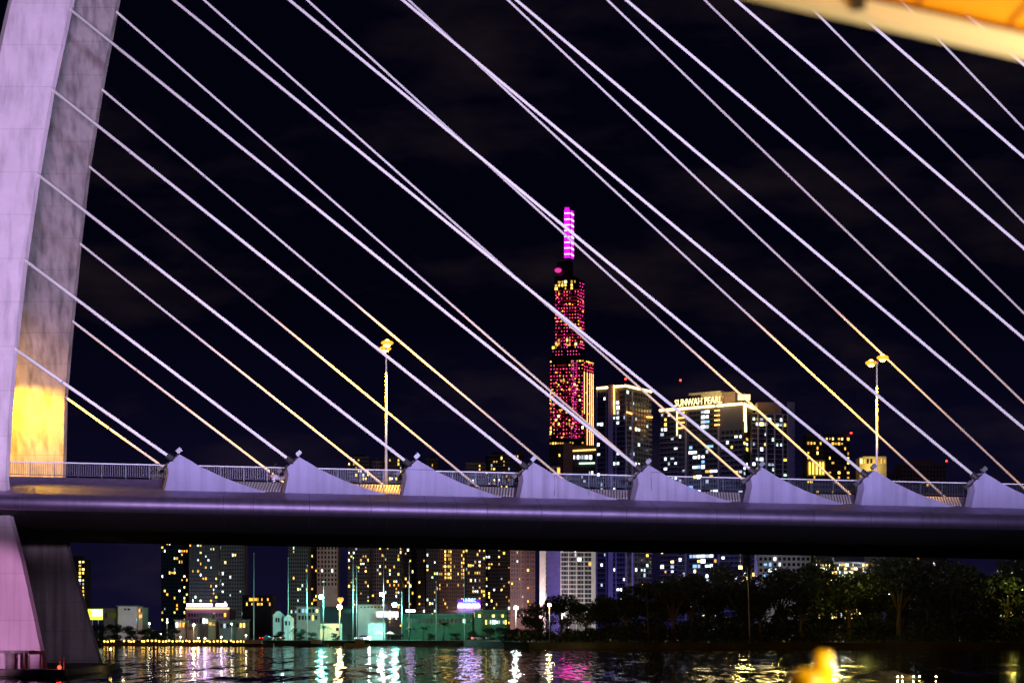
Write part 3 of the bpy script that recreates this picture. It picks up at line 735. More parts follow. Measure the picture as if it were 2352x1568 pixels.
# white gridded tower
Y = 1440; ft = face_foot(1240, 1372, Y, 20)
bl = Building('apartment_tower', 'wide white tower with open balcony grid between two plain end walls', ft, ZZ(1140, Y), MW['grey'], group='apartment towers on the skyline')
i0 = (PX(1253, Y), Y); i1 = (PX(1359, Y), Y)
bl.windows(i0, i1, ZZ(1430, Y), ZZ(1142, Y), 13, 3.3, 0.09, rnd, 0.8, 0.7, 'wyoww'); bl.bands(i0, i1, ZZ(1430, Y), ZZ(1142, Y), 3.3, MW['white'], 0.8, 0.55); bl.piers(i0, i1, 1.5, ZZ(1142, Y), 6, MW['white'], 0.9, 0.6)
for x in (1246, 1365): bl.box((PX(x, Y), Y - 0.7, (ZZ(1142, Y) + 1.5) / 2), (4.2, 1.6, ZZ(1142, Y) - 1.5), MW['white'], name='end_wall')
bl.box((PX(1300, Y), Y - 1.2, ZZ(1215, Y)), (26, .6, 22), glow('added_magenta_glow', (1.0, 0.02, 0.5), 2.2), name='reflection_panel')  # glowing panel added behind the deck to tint the water pink
bl.done()
# ---- tower with glowing roof line
C0 = (PX(1371, 1312), 1312); C1 = (PX(1438, 1298), 1298); C2 = (PX(1496, 1330), 1330); C3 = (PX(1440, 1352), 1352)
zt = ZZ(886, 1298)
bl = Building('apartment_tower', 'dark corner tower with glowing warm roof edge beside the tallest tower', [C0, C1, C2, C3], zt, MW['dark'])
bl.windows(C0, C1, ZZ(1440, 1300), zt - 2, 9, 3.3, 0.17, rnd, 0.7, 0.6, 'wwwgw', skipcol=(3, 4)); bl.windows(C1, C2, ZZ(1440, 1300), zt - 2, 9, 3.3, 0.12, rnd, 0.6, 0.6, 'ggwwy')
bl.bands(C0, C1, ZZ(1440, 1300), ZZ(955, 1300), 3.3, MW['grey'], 0.7, 0.35); bl.bands((PX(1483, 1324), 1323), C2, ZZ(1440, 1300), ZZ(930, 1300), 3.3, MW['grey'], 0.7, 0.4)
bl.piers(C0, C1, 1.5, zt - 1, 3, MW['grey'], 0.8, 0.9)
bl.box((PX(1402, 1304), 1303, (ZZ(882, 1300) + 1.5) / 2), (3.2, 2.4, ZZ(882, 1300) - 1.5), MW['grey'], name='shaft')
bl.box((PX(1452, 1306), 1302.5, (zt - 3 + 1.5) / 2), (1.0, 1.0, zt - 4.5), MW['pale'], name='shaft')
o1 = Vector((0, -0.9, 0))
bl.strip(Vector((*C0, zt)) + o1, Vector((PX(1395, 1307), 1306.5, zt)) + o1, 0.75, LED_Y); bl.strip(Vector((PX(1412, 1304), 1303, zt)) + o1, Vector((*C1, zt)) + o1, 0.75, LED_Y); bl.strip(Vector((*C1, zt)) + o1, Vector((*C2, zt)) + o1, 0.7, LED_Y)
bl.strip(P(1410, 884, 1301), P(1411, 951, 1301), 0.45, LED_O); bl.strip(P(1440, 946, 1296), P(1451, 950, 1299), 0.5, LED_O); bl.strip(P(1486, 957, 1322), P(1498, 958, 1328), 0.5, LED_O)
bl.done()
# ---- tower carrying the roof sign
D0 = (PX(1517, 1345), 1345); D1 = (PX(1707, 1305), 1305); D2 = (PX(1730, 1335), 1335); D3 = (PX(1545, 1375), 1375)
zt = ZZ(926, 1306); dd = (Vector(D1) - Vector(D0)); un = dd.normalized()
def onS(x, out=0.0):                                        # point on the long facade under picture column x
    u = (x - CX) / F; a = Vector(D0); s_ = (u * a.y - a.x) / (un.x - u * un.y); q = a + un * s_
    return Vector((q.x + un.y * out, q.y - un.x * out))
bl = Building('apartment_tower', 'broad dark tower with golden roof edge under the lit letter sign', [D0, D1, D2, D3], zt, MW['dark'])
bl.windows(onS(1517), onS(1556), ZZ(1440, 1340), ZZ(945, 1340), 5, 3.3, 0.26, rnd, 0.75, 0.6, 'wwwyw'); bl.windows(onS(1558), onS(1575), ZZ(1440, 1340), ZZ(975, 1340), 2, 3.3, 0.15, rnd, 0.7, 0.6, 'ww')
bl.windows(onS(1582), onS(1648), ZZ(1440, 1330), ZZ(942, 1330), 7, 3.3, lambda i, j, z: 0.9 if i in (3, 4) and z > ZZ(985, 1330) else (0.0 if z > ZZ(1025, 1330) else 0.3), rnd, 0.85, 0.6, 'wwwwyb')
bl.windows(onS(1656), onS(1706), ZZ(1440, 1310), ZZ(985, 1310), 5, 3.3, 0.20, rnd, 0.7, 0.6, 'wwwyo'); bl.windows(D1, D2, ZZ(1440, 1310), ZZ(1000, 1310), 4, 3.3, 0.2, rnd, 0.7, 0.6, 'yw')
bl.bands(onS(1517, .05), onS(1578, .05), ZZ(1440, 1340), ZZ(1005, 1340), 3.3, MW['grey'], 0.7, 0.4); bl.bands(onS(1656, .05), onS(1706, .05), ZZ(1440, 1310), ZZ(1000, 1310), 3.3, MW['grey'], 0.7, 0.35)
for x in (1576, 1652):
    q = onS(x, 0.5); bl.box((q.x, q.y, (zt - 2) / 2), (0.9, 1.2, zt - 5), MW['grey'], math.atan2(un.y, un.x), name='shaft')
for x0, x1 in ((1517, 1643), (1649, 1707)):
    a = onS(x0, 1.0); c = onS(x1, 1.0); bl.strip((a.x, a.y, zt - 0.4), (c.x, c.y, zt - 0.4), 0.85, LED_Y)
bl.strip((D1[0] + .5, D1[1] - .8, zt - 0.4), (D2[0] + .9, D2[1] - .8, zt - 0.4), 0.8, LED_Y)
bl.strip((D1[0] + 1.2, D1[1] - .9, zt), (D1[0] + 1.6, D1[1] - .9, ZZ(992, 1305)), 0.75, LED_Y); bl.strip((D1[0] + 0.1, D1[1] - 1.0, zt), (D1[0] + .4, D1[1] - 1.0, ZZ(968, 1305)), 0.3, LED_O)
for y in (943, 954, 965, 976): a = onS(1643, 0.8); c = onS(1654, 0.8); bl.strip((a.x, a.y, ZZ(y, 1318)), (c.x, c.y, ZZ(y, 1318)), 0.42, LED_O)
for y in (948, 960, 971, 983): a = onS(1557, 0.8); c = onS(1573, 0.8); bl.strip((a.x, a.y, ZZ(y, 1336)), (c.x, c.y, ZZ(y, 1336)), 0.42, LED_O)
a = onS(1556, 0.7); bl.strip((a.x, a.y, ZZ(938, 1337)), (a.x, a.y, ZZ(1000, 1337)), 0.3, LED_Y)
bl.windows(onS(1585, .3), onS(1705, .3), ZZ(1256, 1320), ZZ(1185, 1320), 16, 3.3, 0.8, rnd, 0.8, 0.7, 'ZYa', dark=False)  # gold floors added where the deck hides them, for glints on the river
# rooftop crown block with slab eaves
a = onS(1640, -14); bl.box((a.x, a.y, zt + 4.6), (24, 14, 9.2), MW['brown'], math.atan2(un.y, un.x), name='roof_block')
a = onS(1606, -11); bl.box((a.x, a.y, zt + 9.8), (25, 9, 1.2), MW['cream'], math.atan2(un.y, un.x), name='roof_slab'); a = onS(1622, -11); bl.box((a.x, a.y, zt + 7.9), (16, 9, 2.4), MW['cream'], math.atan2(un.y, un.x), name='roof_slab'); a = onS(1620, -10); bl.box((a.x, a.y, zt + 6.3), (22, 9, 0.6), MW['cream'], math.atan2(un.y, un.x), name='roof_slab')
bl.done()
a = onS(1552, 0.6); c = onS(1660, 0.6)
so = thing('rooftop_sign', 'glowing warm white letter sign reading SUNWAH PEARL on the roof edge', 'sign', (a.x, a.y, zt + 0.5))
mb = MB(); put_text(mb, 'SUNWAH PEARL', a, c, zt + 1.3, 4.6, 0.4, 0.0); part('lettering', mb, SIGN_W, so)
mb = MB(); mid = (a + c) / 2; mb.box((mid.x, mid.y + 0.4, zt + 0.9), ((c - a).length, 0.3, 0.5), math.atan2(un.y, un.x)); part('frame', mb, M_DARK, so)
for q in (0.1, 0.5, 0.9):
    p = a + (c - a) * q; mb = MB(); mb.box((p.x, p.y + 0.9, zt + 2.5), (0.3, 0.3, 5)); part('post', mb, M_DARK, so)
pp = P(1709, 918, 1306); so = thing('rooftop_sign', 'small glowing panel sign at the right corner of the sign-bearing tower', 'sign', (pp.x, pp.y, zt))
mb = MB(); mb.box((pp.x, pp.y, ZZ(912, 1306)), (8.0, 0.6, 3.6)); part('panel', mb, SIGN_W, so); mb = MB(); mb.box((pp.x, pp.y + 0.5, (zt + ZZ(919, 1306)) / 2 + .4), (7.0, 0.3, 2.6)); part('frame', mb, M_DARK, so)
lamp('lamp_light', 'POINT', (pp.x - 22, pp.y - 5, zt + 8), 16000, (1, .75, .3), 0, None)
# ---- banded tower
Y = 1310; ft = face_foot(1727, 1830, Y, 24, 10)
bl = Building('apartment_tower', 'tower with many pale balcony bands right of the sign-bearing tower', ft, ZZ(949, Y), MW['dark'])
bl.windows(ft[0], ft[1], ZZ(1440, Y), ZZ(955, Y), 11, 3.3, lambda i, j, z: 0.5 if j in (0, 1) else 0.16, rnd, 0.7, 0.6, 'wwgwy'); bl.bands(ft[0], ft[1], ZZ(1440, Y), ZZ(949, Y), 3.3, MW['pale'], 0.8, 0.4); bl.piers((PX(1741, Y), Y), (PX(1800, Y), Y + 5), 1.5, ZZ(950, Y), 3, MW['pale'], 0.9, 0.6)
bl.box((PX(1770, Y), Y + 12, ZZ(935, Y)), (16, 12, ZZ(921, Y) - ZZ(949, Y)), MW['brown'], name='roof_block'); bl.box((PX(1817, Y), Y + 0.6, ZZ(1000, Y) / 2 + 12), (4.5, 3, ZZ(1000, Y) + 20), MW['grey'], name='shaft'); bl.strip((PX(1727, Y), Y - .5, ZZ(949, Y)), (PX(1800, Y), Y + 4.5, ZZ(949, Y)), 0.25, mat('pale_cornice', (0.75, 0.75, 0.65), .6), 'cornice')
bl.done()
# ---- amber tower
Y = 1400; ft = face_foot(1853, 1955, Y, 22, 6)
bl = Building('apartment_tower', 'dark tower with amber windows and red beacon left of the right street lamp', ft, ZZ(995, Y), MW['dark'])
bl.windows(ft[0], ft[1], ZZ(1440, Y), ZZ(1000, Y), 14, 3.4, lambda i, j, z: 0.55 if j < 2 or i in (0, 13) else 0.14, rnd, 0.6, 0.5, 'yyoa')
bl.box((PX(1873, Y), Y - 2, ZZ(1075, Y)), (12.5, 3, 11), MW['cream'], name='podium')
for x in (1858, 1866, 1874, 1882, 1889): bl.strip((PX(x, Y), Y - 3.7, ZZ(1090, Y)), (PX(x, Y), Y - 3.7, ZZ(1062, Y)), 0.5, WIN['y'])
bl.done()
Y = 1380; ft = face_foot(1974, 2036, Y, 14)
bl = Building('pavilion', 'small yellow-lit rooftop pavilion at the foot of the right street lamp', ft, ZZ(1050, Y), MW['cream'], z0=1.5, cat='building')
bl.windows(ft[0], ft[1], ZZ(1078, Y), ZZ(1051, Y), 8, 4.2, 0.75, rnd, 0.6, 0.75, 'yyaa'); bl.box((PX(2008, Y), Y, ZZ(1049, Y)), (16, 3, 0.6), MW['cream'], name='roof_slab'); bl.done()
lamp('lamp_light', 'POINT', P(2005, 1072, 1372), 5000, (1, .7, .15), 0, None)

# ---- the tallest tower: bundled square tubes, pink LED dots
YL = 2162; PX1 = YL / F
bl = None
def rotbox(x0, xc, x1, Yc, dep=None):
    """tube with its front corner at column xc: left face x0..xc, right face xc..x1"""
    a = (PX(x0, Yc + (xc - x0) * PX1 * 0.21), Yc + (xc - x0) * PX1 * 0.21); c = (PX(xc, Yc), Yc); rr = (x1 - xc) * PX1 / 0.42
    d = (PX(x1, Yc + rr * 0.9), Yc + rr * 0.9); e = (a[0] + d[0] - c[0], a[1] + d[1] - c[1])
    return [a, c, d, e]
M_LMK = mat('landmark_cladding', (0.035, 0.03, 0.04), 0.3, 0.3)
core = rotbox(1279, 1306, 1316, YL + 6)
bl = Building('skyscraper', 'tallest stepped skyscraper dotted with pink lights under a magenta crown', rotbox(1262, 1341, 1363, YL), ZZ(823, YL), M_LMK, cat='skyscraper')
tubes = [(rotbox(1274, 1331, 1342, YL + 3), 640), (rotbox(1267, 1334, 1343, YL + 1.5), 799), (core, 598), (rotbox(1274, 1316, 1330, YL + 5.4), 631)]
for ft, yt in tubes:
    mb = MB(); mb.prism(ft, ZZ(825, YL) - 1, ZZ(yt, YL)); part('tower_tube', mb, M_LMK, bl.o)
def dots(A, B, y0, y1, ncol, rowp, cols, ww, hh, pr=0.92, out=0.0):
    bl.windows(A, B, ZZ(y1, YL), ZZ(y0, YL), ncol, rowp * PX1, pr, rnd, ww, hh, cols, dark=False)
ft = rotbox(1274, 1316, 1330, YL + 5.4); dots(ft[0], ft[1], 632, 640, 6, 7.4, 'p', 0.20, 0.30); ft = tubes[0][0]
bl.windows(ft[0], ft[1], ZZ(664, YL), ZZ(641, YL), 8, 7.4 * PX1, 0.8, rnd, 0.7, 0.75, 'yya', dark=False)
ft = tubes[0][0]; dots(ft[0], ft[1], 664, 800, 9, 7.5, 'ppppmo', 0.24, 0.30, 0.95); dots(ft[1], ft[2], 644, 815, 4, 7.4, 'ppm', 0.3, 0.3, 0.95)
bl.windows(ft[0], ft[1], ZZ(790, YL), ZZ(775, YL), 9, 7.4 * PX1, 0.5, rnd, 0.7, 0.8, 'yyao', dark=False)
ft = tubes[1][0]; dots(ft[0], ft[1], 801, 822, 10, 7.4, 'ppm', 0.2, 0.28); bl.windows(ft[0], ft[1], ZZ(800, YL), ZZ(785, YL), 9, 7 * PX1, 0.3, rnd, 0.6, 0.7, 'yya', dark=False)
for ft_, y0_, y1_, n_ in ((tubes[0][0], 660, 800, 14), (bl.foot, 833, 1010, 18)):
    for q0_, q1_, nn in ((ft_[0], ft_[1], n_), (ft_[1], ft_[2], 6)):
        q0_ = Vector(q0_); q1_ = Vector(q1_)
        bl.windows(q0_, q1_, ZZ(y1_, YL), ZZ(y0_, YL), nn, 7.9 * PX1, 0.9, rnd, 0.75, 0.42, 'RRRRRRRo', dark=False)  # dim red cells stand in for pink light spread over the cladding
ft = bl.foot; dots(ft[0], ft[1], 833, 1010, 11, 8.2, 'ppppmo', 0.24, 0.28, 0.88); dots(ft[1], ft[2], 829, 852, 7, 7.3, 'p', 0.3, 0.28, 0.9)
bl.windows(ft[0], ft[1], ZZ(1000, YL), ZZ(850, YL), 13, 9.0 * PX1, 0.13, rnd, 0.6, 0.6, 'yya', dark=False)
bl.windows(ft[0], ft[1], ZZ(832, YL), ZZ(825, YL), 13, 6.0 * PX1, 0.75, rnd, 0.8, 0.6, 'yya', dark=False); bl.windows(ft[1], ft[2], ZZ(832, YL), ZZ(825, YL), 5, 6.0 * PX1, 0.9, rnd, 0.9, 0.6, 'yo', dark=False)
bl.windows(ft[0], ft[1], ZZ(1021, YL), ZZ(1012, YL), 14, 8 * PX1, 0.95, rnd, 0.9, 0.5, 'ya', dark=False)
A = Vector(ft[0]); B = Vector(ft[1]); a2 = A + (B - A) * 0.62; b2_ = A + (B - A) * 0.82
bl.windows(a2, b2_, ZZ(1008, YL), ZZ(745 + 80, YL), 4, 5.2 * PX1, 0.85, rnd, 0.35, 0.35, 'm', dark=False)
for i, u in enumerate((0.05, 0.35, 0.62, 0.80, 0.97)):
    q = Vector(ft[1]) + (Vector(ft[2]) - Vector(ft[1])) * u; bl.strip((q.x, q.y - 0.6, ZZ(1020 if i else 950, YL)), (q.x, q.y - 0.6, ZZ(853, YL)), 0.32, LED_G)
bl.done(name='light')
# crown
cf = rotbox(1295.5, 1309.5, 1318, YL + 8); mb = MB(); mb.prism(cf, ZZ(588, YL), ZZ(478, YL)); crown = part('crown', mb, glow('crown_magenta', (0.85, 0.01, 0.95), 1.15), bl.o)
mb = MB(); mb.box((PX(1303, YL), YL + 12, ZZ(475, YL)), (5, 4, 3)); part('cap', mb, MATS['crown_magenta'], crown)
mb = MB(); mb.prism(rotbox(1300, 1309, 1314, YL + 10), ZZ(600, YL), ZZ(586, YL)); part('crown_stub', mb, M_LMK, bl.o)
CW = glow('crown_bar', (1.0, 0.55, 1.0), 4.0)
for y in (486, 500, 513, 526, 540, 553, 566, 580):
    a, c, d = cf[0], cf[1], cf[2]
    mb = MB(); mb.tube([(a[0] + .6, a[1] - .4, ZZ(y, YL)), (c[0] - .6, c[1] - .5, ZZ(y, YL))], 0.55, 5); mb.tube([(c[0] + 1.0, c[1] - .2, ZZ(y, YL)), (d[0] - .5, d[1] - .5, ZZ(y + 1, YL))], 0.8, 5); part('light_bar', mb, CW, crown)
mb = MB(); mb.tube([(cf[1][0] + .3, cf[1][1] - .5, ZZ(588, YL)), (cf[1][0] + .3, cf[1][1] - .5, ZZ(478, YL))], 0.45, 5); part('corner_mullion', mb, M_LMK, crown)
mb = MB(); mb.sphere((PX(1282, YL), YL + 2, ZZ(620, YL)), 3.8, 12, 8, sc_=(1, 0.5, 0.7)); part('roof_dome', mb, glow('dome_pink', (1.0, 0.05, 0.45), 0.9), bl.o, True)
# low blocks under the tallest tower
Y = 1600; ft = face_foot(1262, 1372, Y, 22)
bl = Building('office_block', 'dark low block with amber roof strip below the tallest tower', ft, ZZ(1022, Y), MW['dark'], cat='building')
bl.strip((PX(1316, Y), Y - .5, ZZ(1035, Y)), (PX(1369, Y), Y - .5, ZZ(1032, Y)), 0.55, LED_O); bl.windows((PX(1316, Y), Y), (PX(1369, Y), Y), ZZ(1055, Y), ZZ(1043, Y), 11, 4.2, 0.85, rnd, 0.8, 0.85, 'w'); bl.windows((PX(1264, Y), Y), (PX(1312, Y), Y), ZZ(1110, Y), ZZ(1030, Y), 8, 3.4, 0.08, rnd, 0.6, 0.6, 'yw'); bl.windows((PX(1316, Y), Y), (PX(1369, Y), Y), ZZ(1110, Y), ZZ(1070, Y), 9, 3.4, 0.1, rnd, 0.6, 0.6, 'yw')
bl.box((PX(1304, Y), Y - .6, ZZ(1060, Y)), (7, 1.4, 30), MW['brown'], name='shaft'); bl.done()
# unreadable lit lettering: a plain lit band
bl.strip((PX(1330, Y), Y - .5, ZZ(1064, Y)), (PX(1366, Y), Y - .5, ZZ(1063, Y)), 0.7, WIN['g'])
Y = 1250; ft = face_foot(1256, 1287, Y, 10); bl = Building('rooftop_house', 'small amber-lit rooftop structure just above the railing by the fourth fin', ft, ZZ(1071, Y), MW['cream'], cat='building')
bl.windows(ft[0], ft[1], ZZ(1100, Y), ZZ(1072, Y), 4, 4.0, 0.8, rnd, 0.6, 0.75, 'oya'); bl.done()
# pale block over the right trees
Y = 1200; ft = face_foot(1742, 1872, Y, 20); bl = Building('apartment_block', 'pale block showing between deck and right bank trees', ft, ZZ(1180, Y), MW['pale'], cat='building')
bl.windows(ft[0], ft[1], ZZ(1340, Y), ZZ(1185, Y), 12, 3.4, lambda i, j, z: 0.35 if i < 5 else 0.05, rnd, 0.6, 0.55, 'wwyb'); bl.windows(ft[0], ft[1], ZZ(1256, Y), ZZ(1183, Y), 16, 3.2, 0.99, rnd, 0.8, 0.7, 'ZZYa', dark=False); bl.done()  # second row set: strong gold floors added behind the deck for water gleams
# beacons on masts
for x, y, Y, lab in ((1346, 1420, 0, ''),): pass
for x, y, Y, zb, lab in ((1437, 870, 1320, 886, 'red beacon on thin mast over the glowing corner tower'), (1563, 873, 1345, 900, 'red beacon on thin mast over the sign-bearing tower'), (1865, 988, 1410, 996, 'red beacon over left end of the amber tower'), (1955, 994, 1405, 998, 'red beacon over right end of the amber tower'), (2174, 1058, 1505, 1066, 'red beacon over the rightmost low building')):
    b0 = P(x, zb, Y); o = thing('beacon', lab, 'beacon', b0, 'red aviation beacons'); mb = MB(); mb.tube([b0, P(x, y, Y)], 0.12, 4); part('mast', mb, M_DARK, o); mb = MB(); mb.sphere(P(x, y, Y), 0.75, 8, 6); part('bulb', mb, M_RED, o, True)

# ---- waterfront, left of centre
def house(x0, x1, yt, yb, Y, mk, lab, name='house', dep=9, cat='building', roof=None, wins=None, group=None):
    ft = face_foot(x0, x1, Y, dep); zb = min(1.5, ZZ(yb, Y)) if yb > 1440 else 1.5
    bl = Building(name, lab, ft, ZZ(yt, Y), MW[mk], z0=1.5, cat=cat, group=group)
    if roof == 'gable':
        mb = MB(); A, B = ft[0], ft[1]; mx = (A[0] + B[0]) / 2; zt_ = ZZ(yt, Y); hgt = (B[0] - A[0]) * 0.55
        mb.add([(A[0] - .2, Y - .2, zt_), (B[0] + .2, Y - .2, zt_), (mx, Y - .2, zt_ + hgt), (A[0] - .2, Y + dep, zt_), (B[0] + .2, Y + dep, zt_), (mx, Y + dep, zt_ + hgt)], [(0, 1, 2), (3, 5, 4), (0, 2, 5, 3), (1, 4, 5, 2), (0, 3, 4, 1)])
        part('roof', mb, MW[mk], bl.o)
    elif roof == 'slab':
        bl.box(((ft[0][0] + ft[1][0]) / 2, Y + dep / 2, ZZ(yt, Y) + 0.15), (abs(ft[1][0] - ft[0][0]) + 0.8, dep + 0.8, 0.3), MW['grey'], name='roof')
    if wins:
        for (wx0, wx1, wy0, wy1, n, pit, pr, cols) in wins:
            bl.windows((PX(wx0, Y), Y), (PX(wx1, Y), Y), ZZ(wy1, Y), ZZ(wy0, Y), n, pit, pr, rnd, 0.65, 0.6, cols)
    bl.done(); return bl
rnd = random.Random(9)
house(238, 270, 1398, 1432, 640, 'grey', 'grey balconied house behind the yellow billboard', roof='slab', wins=[(240, 268, 1400, 1425, 4, 3.0, 0.1, 'w')])
house(271, 314, 1392, 1432, 632, 'white', 'bright white blank-walled house right of the yellow billboard', roof='slab', wins=[(284, 300, 1395, 1402, 2, 0.9, 0.0, 'd')])
house(314, 327, 1394, 1425, 634, 'cream', 'narrow house with orange lit stair front beside the white house', wins=[(315, 326, 1394, 1424, 3, 1.8, 0.9, 'oy')])
o = thing('billboard', 'glowing yellow and white billboard beside the grey balconied house', 'billboard', (PX(219, 625), 625, 1.5))
mb = MB(); mb.box(P(219, 1410, 625), (4.6, 0.4, 3.4)); pn = part('panel', mb, glow('billboard_yellow', (0.75, 0.95, 0.05), 1.6), o); mb = MB(); mb.box(P(223, 1407, 624.7), (3.3, 0.1, 2.0)); part('sheet', mb, SIGN_C, pn)
for x in (212, 226): mb = MB(); mb.tube([(PX(x, 625.3), 625.3, 1.5), P(x, 1420, 625.3)], 0.1, 6); part('post', mb, M_POLE, o)
hs = [(455, 487, 1411, 640, 'brown', 'brownish house with plain roof left of the violet-sign building', 'slab', [(458, 486, 1414, 1440, 4, 2.8, .25, 'yw')]),
      (478, 496, 1422, 622, 'cream', 'small lit stall with glowing front below the brownish house', 'slab', [(479, 495, 1424, 1440, 2, 1.8, .8, 'yw')]),
      (402, 426, 1424, 618, 'cream', 'small shack with yellow lit front at the left quay', 'slab', [(403, 425, 1426, 1444, 3, 2.0, .7, 'yow')]),
      (503, 536, 1426, 620, 'grey', 'low grey shed with white lit openings below the violet sign', 'slab', [(505, 534, 1428, 1446, 4, 2.0, .4, 'ww')]),
      (540, 566, 1424, 622, 'brown', 'low brown shed right of the grey lit shed', 'slab', [(542, 564, 1427, 1446, 3, 2.0, .35, 'wy')]),
      (430, 452, 1434, 612, 'brown', 'squat brown hut behind the quay lights', 'slab', [(432, 450, 1436, 1450, 2, 1.6, .6, 'yo')])]
for x0, x1, yt, Y, mk, lab, rf, ws in hs: house(x0, x1, yt, 1450, Y, mk, lab, 'waterfront_house', 6, roof=rf, wins=ws, group='low houses along the quay')
Y = 700; bl = house(427, 527, 1398, 1440, Y, 'brown', 'dark purple-lit hall under the violet rooftop sign', 'hall', 14, wins=[(432, 520, 1404, 1436, 14, 2.0, .10, 'yo')])
bl.strip((PX(427, Y), Y - .4, ZZ(1396, Y)), (PX(527, Y), Y - .4, ZZ(1396, Y)), 0.28, LED_G)
o = thing('rooftop_sign', 'long glowing violet-white sign in two lengths above the purple-lit hall', 'sign', (PX(476, Y), Y, ZZ(1397, Y)))
for a, c in ((429, 487), (496, 521)): mb = MB(); mb.box(P((a + c) / 2, 1388.5, Y), ((c - a) * Y / F, 0.5, 0.95)); part('panel', mb, SIGN_M, o)
mb = MB(); mb.box(P(476, 1393, Y + .4), (14.5, 0.2, 0.9)); part('frame', mb, M_DARK, o)
lamp('lamp_light', 'POINT', P(470, 1389, 694), 1100, (0.7, 0.25, 1.0), 0, None)
Y = 900; house(556, 624, 1366, 1440, Y, 'dark', 'low office block with rows of orange windows left of the masts', 'office_block', 14, wins=[(572, 622, 1370, 1402, 11, 2.1, .8, 'oya'), (558, 570, 1370, 1410, 2, 2.1, .5, 'y')])
house(627, 647, 1413, 1450, 606, 'white', 'white gabled house, left one of the pair', 'gabled_house', 7, roof='gable', wins=[(632, 643, 1414, 1446, 2, 2.2, 0.0, 'd')], group='white gabled houses')
house(652, 669, 1420, 1450, 604, 'white', 'white gabled house, smaller right one of the pair', 'gabled_house', 6, roof='gable', wins=[(654, 667, 1421, 1447, 2, 2.2, 0.05, 'y')], group='white gabled houses')
house(681, 734, 1393, 1450, 640, 'pale', 'pale flat-roofed house with bright upper windows left of the teal lamp', roof='slab', wins=[(684, 732, 1394, 1409, 6, 2.0, .5, 'ywb'), (684, 730, 1409, 1440, 6, 2.2, .2, 'yo')])
house(735, 810, 1392, 1450, 660, 'teal', 'long dark hall wall behind the yellow star lamp', 'hall', wins=[(785, 808, 1396, 1410, 3, 2.0, .3, 'y')])
house(735, 782, 1431, 1452, 605, 'cream', 'small beige wall block behind the palm', 'shed', 5, wins=[(770, 780, 1438, 1450, 1, 1.5, 0, 'd')])
house(822, 884, 1388, 1450, 640, 'white', 'large white windowless block with the lit sign', 'warehouse', 12, roof='slab', wins=[(826, 882, 1390, 1396, 7, 0.8, 0.0, 'd')])
house(845, 884, 1431, 1450, 612, 'pale', 'low pale wall block below the large white block', 'shed', 4)
o = thing('sign_board', 'white lit sign board with blue edge on the large white block', 'sign', P(890, 1417, 630))
mb = MB(); mb.box(P(890, 1410, 630), (6.9, 0.4, 1.9)); pn = part('panel', mb, SIGN_C, o); mb = MB(); mb.box(P(890, 1416.6, 629.7), (6.9, 0.3, 0.22)); part('edge', mb, WIN['b'], pn)
for x in (868, 912): mb = MB(); mb.box(P(x, 1413.5, 629.6), (0.3, 0.1, 0.7)); part('mark', mb, M_RED, pn)
house(924, 1085, 1411, 1450, 640, 'green', 'long green hall behind the palms', 'hall', 14, roof='slab', wins=[(930, 1080, 1416, 1446, 16, 2.3, .06, 'ga')])
bl = None
o = thing('sign_board', 'small violet script sign over the left end of the green hall', 'sign', P(943, 1405, 645)); mb = MB(); mb.box(P(943, 1402, 645), (3.0, 0.3, 0.7)); part('panel', mb, SIGN_M, o)
Y = 690; house(1050, 1104, 1394, 1450, Y, 'grey', 'blue-lit block carrying the violet hospital sign', 'hospital', 12, wins=[(1056, 1100, 1402, 1440, 8, 2.6, .12, 'yyw')])
o = thing('rooftop_sign', 'violet-haloed cyan sign reading VINMEC on the blue-lit block', 'sign', P(1077, 1395, Y - 1))
mb = MB(); mb.box(P(1077, 1391, Y - 1), (7.6, 0.4, 1.0)); part('panel', mb, SIGN_M, o)
mb = MB(); put_text(mb, 'VINMEC', (PX(1063, Y - 1), Y - 1.2), (PX(1093, Y - 1), Y - 1.2), ZZ(1381.5, Y), 1.25, 0.2, 0.02); put_text(mb, 'INTERNATIONAL HOSPITAL', (PX(1053, Y - 1), Y - 1.2), (PX(1102, Y - 1), Y - 1.2), ZZ(1387, Y), 0.6, 0.2, 0.01); part('lettering', mb, SIGN_B, o)
mb = MB(); mb.box(P(1077, 1383, Y - .4), (8.0, 0.2, 2.6)); part('halo_panel', mb, glow('sign_halo_violet', (0.35, 0.02, 0.9), 0.3), o)  # glowing sheet stands in for the violet halo behind the letters
lamp('lamp_light', 'POINT', P(1077, 1396, Y - 8), 900, (0.25, 0.2, 1.0), 0, None)
bl = house(1090, 1165, 1402, 1450, 640, 'green', 'green-roofed pavilion with yellow windows right of the hospital sign', 'pavilion', 10, roof='slab', wins=[(1096, 1160, 1408, 1416, 6, 1.4, .75, 'y'), (1114, 1164, 1420, 1434, 10, 2.0, .9, 'wwgy')])
# parasols
for x, lab in ((870, 'yellow lit parasol, left of two beside the mast'), (896, 'yellow lit parasol, right of two beside the mast')):
    b0 = Vector((PX(x, 588), 588, 1.5)); o = thing('parasol', lab, 'parasol', b0, 'lit parasols on the far shore'); mb = MB(); mb.tube([b0, b0 + Vector((0, 0, 2.6))], 0.05, 5); part('pole', mb, M_POLE, o)
    mb = MB(); n = 8; zt = 2.75; rim = [(b0.x + 1.5 * math.cos(6.283 * k / n), b0.y + 1.5 * math.sin(6.283 * k / n), b0.z + 1.9) for k in range(n)]
    mb.add(rim + [(b0.x, b0.y, b0.z + zt), (b0.x, b0.y, b0.z + zt - .12)], [(k, (k + 1) % n, n) for k in range(n)] + [((k + 1) % n, k, n + 1) for k in range(n)]); part('canopy', mb, MW['cream'], o)
    lamp('lamp_light', 'POINT', b0 + Vector((0, -2.2, 2.4)), 60, (1, 0.65, 0.15), 0, o)
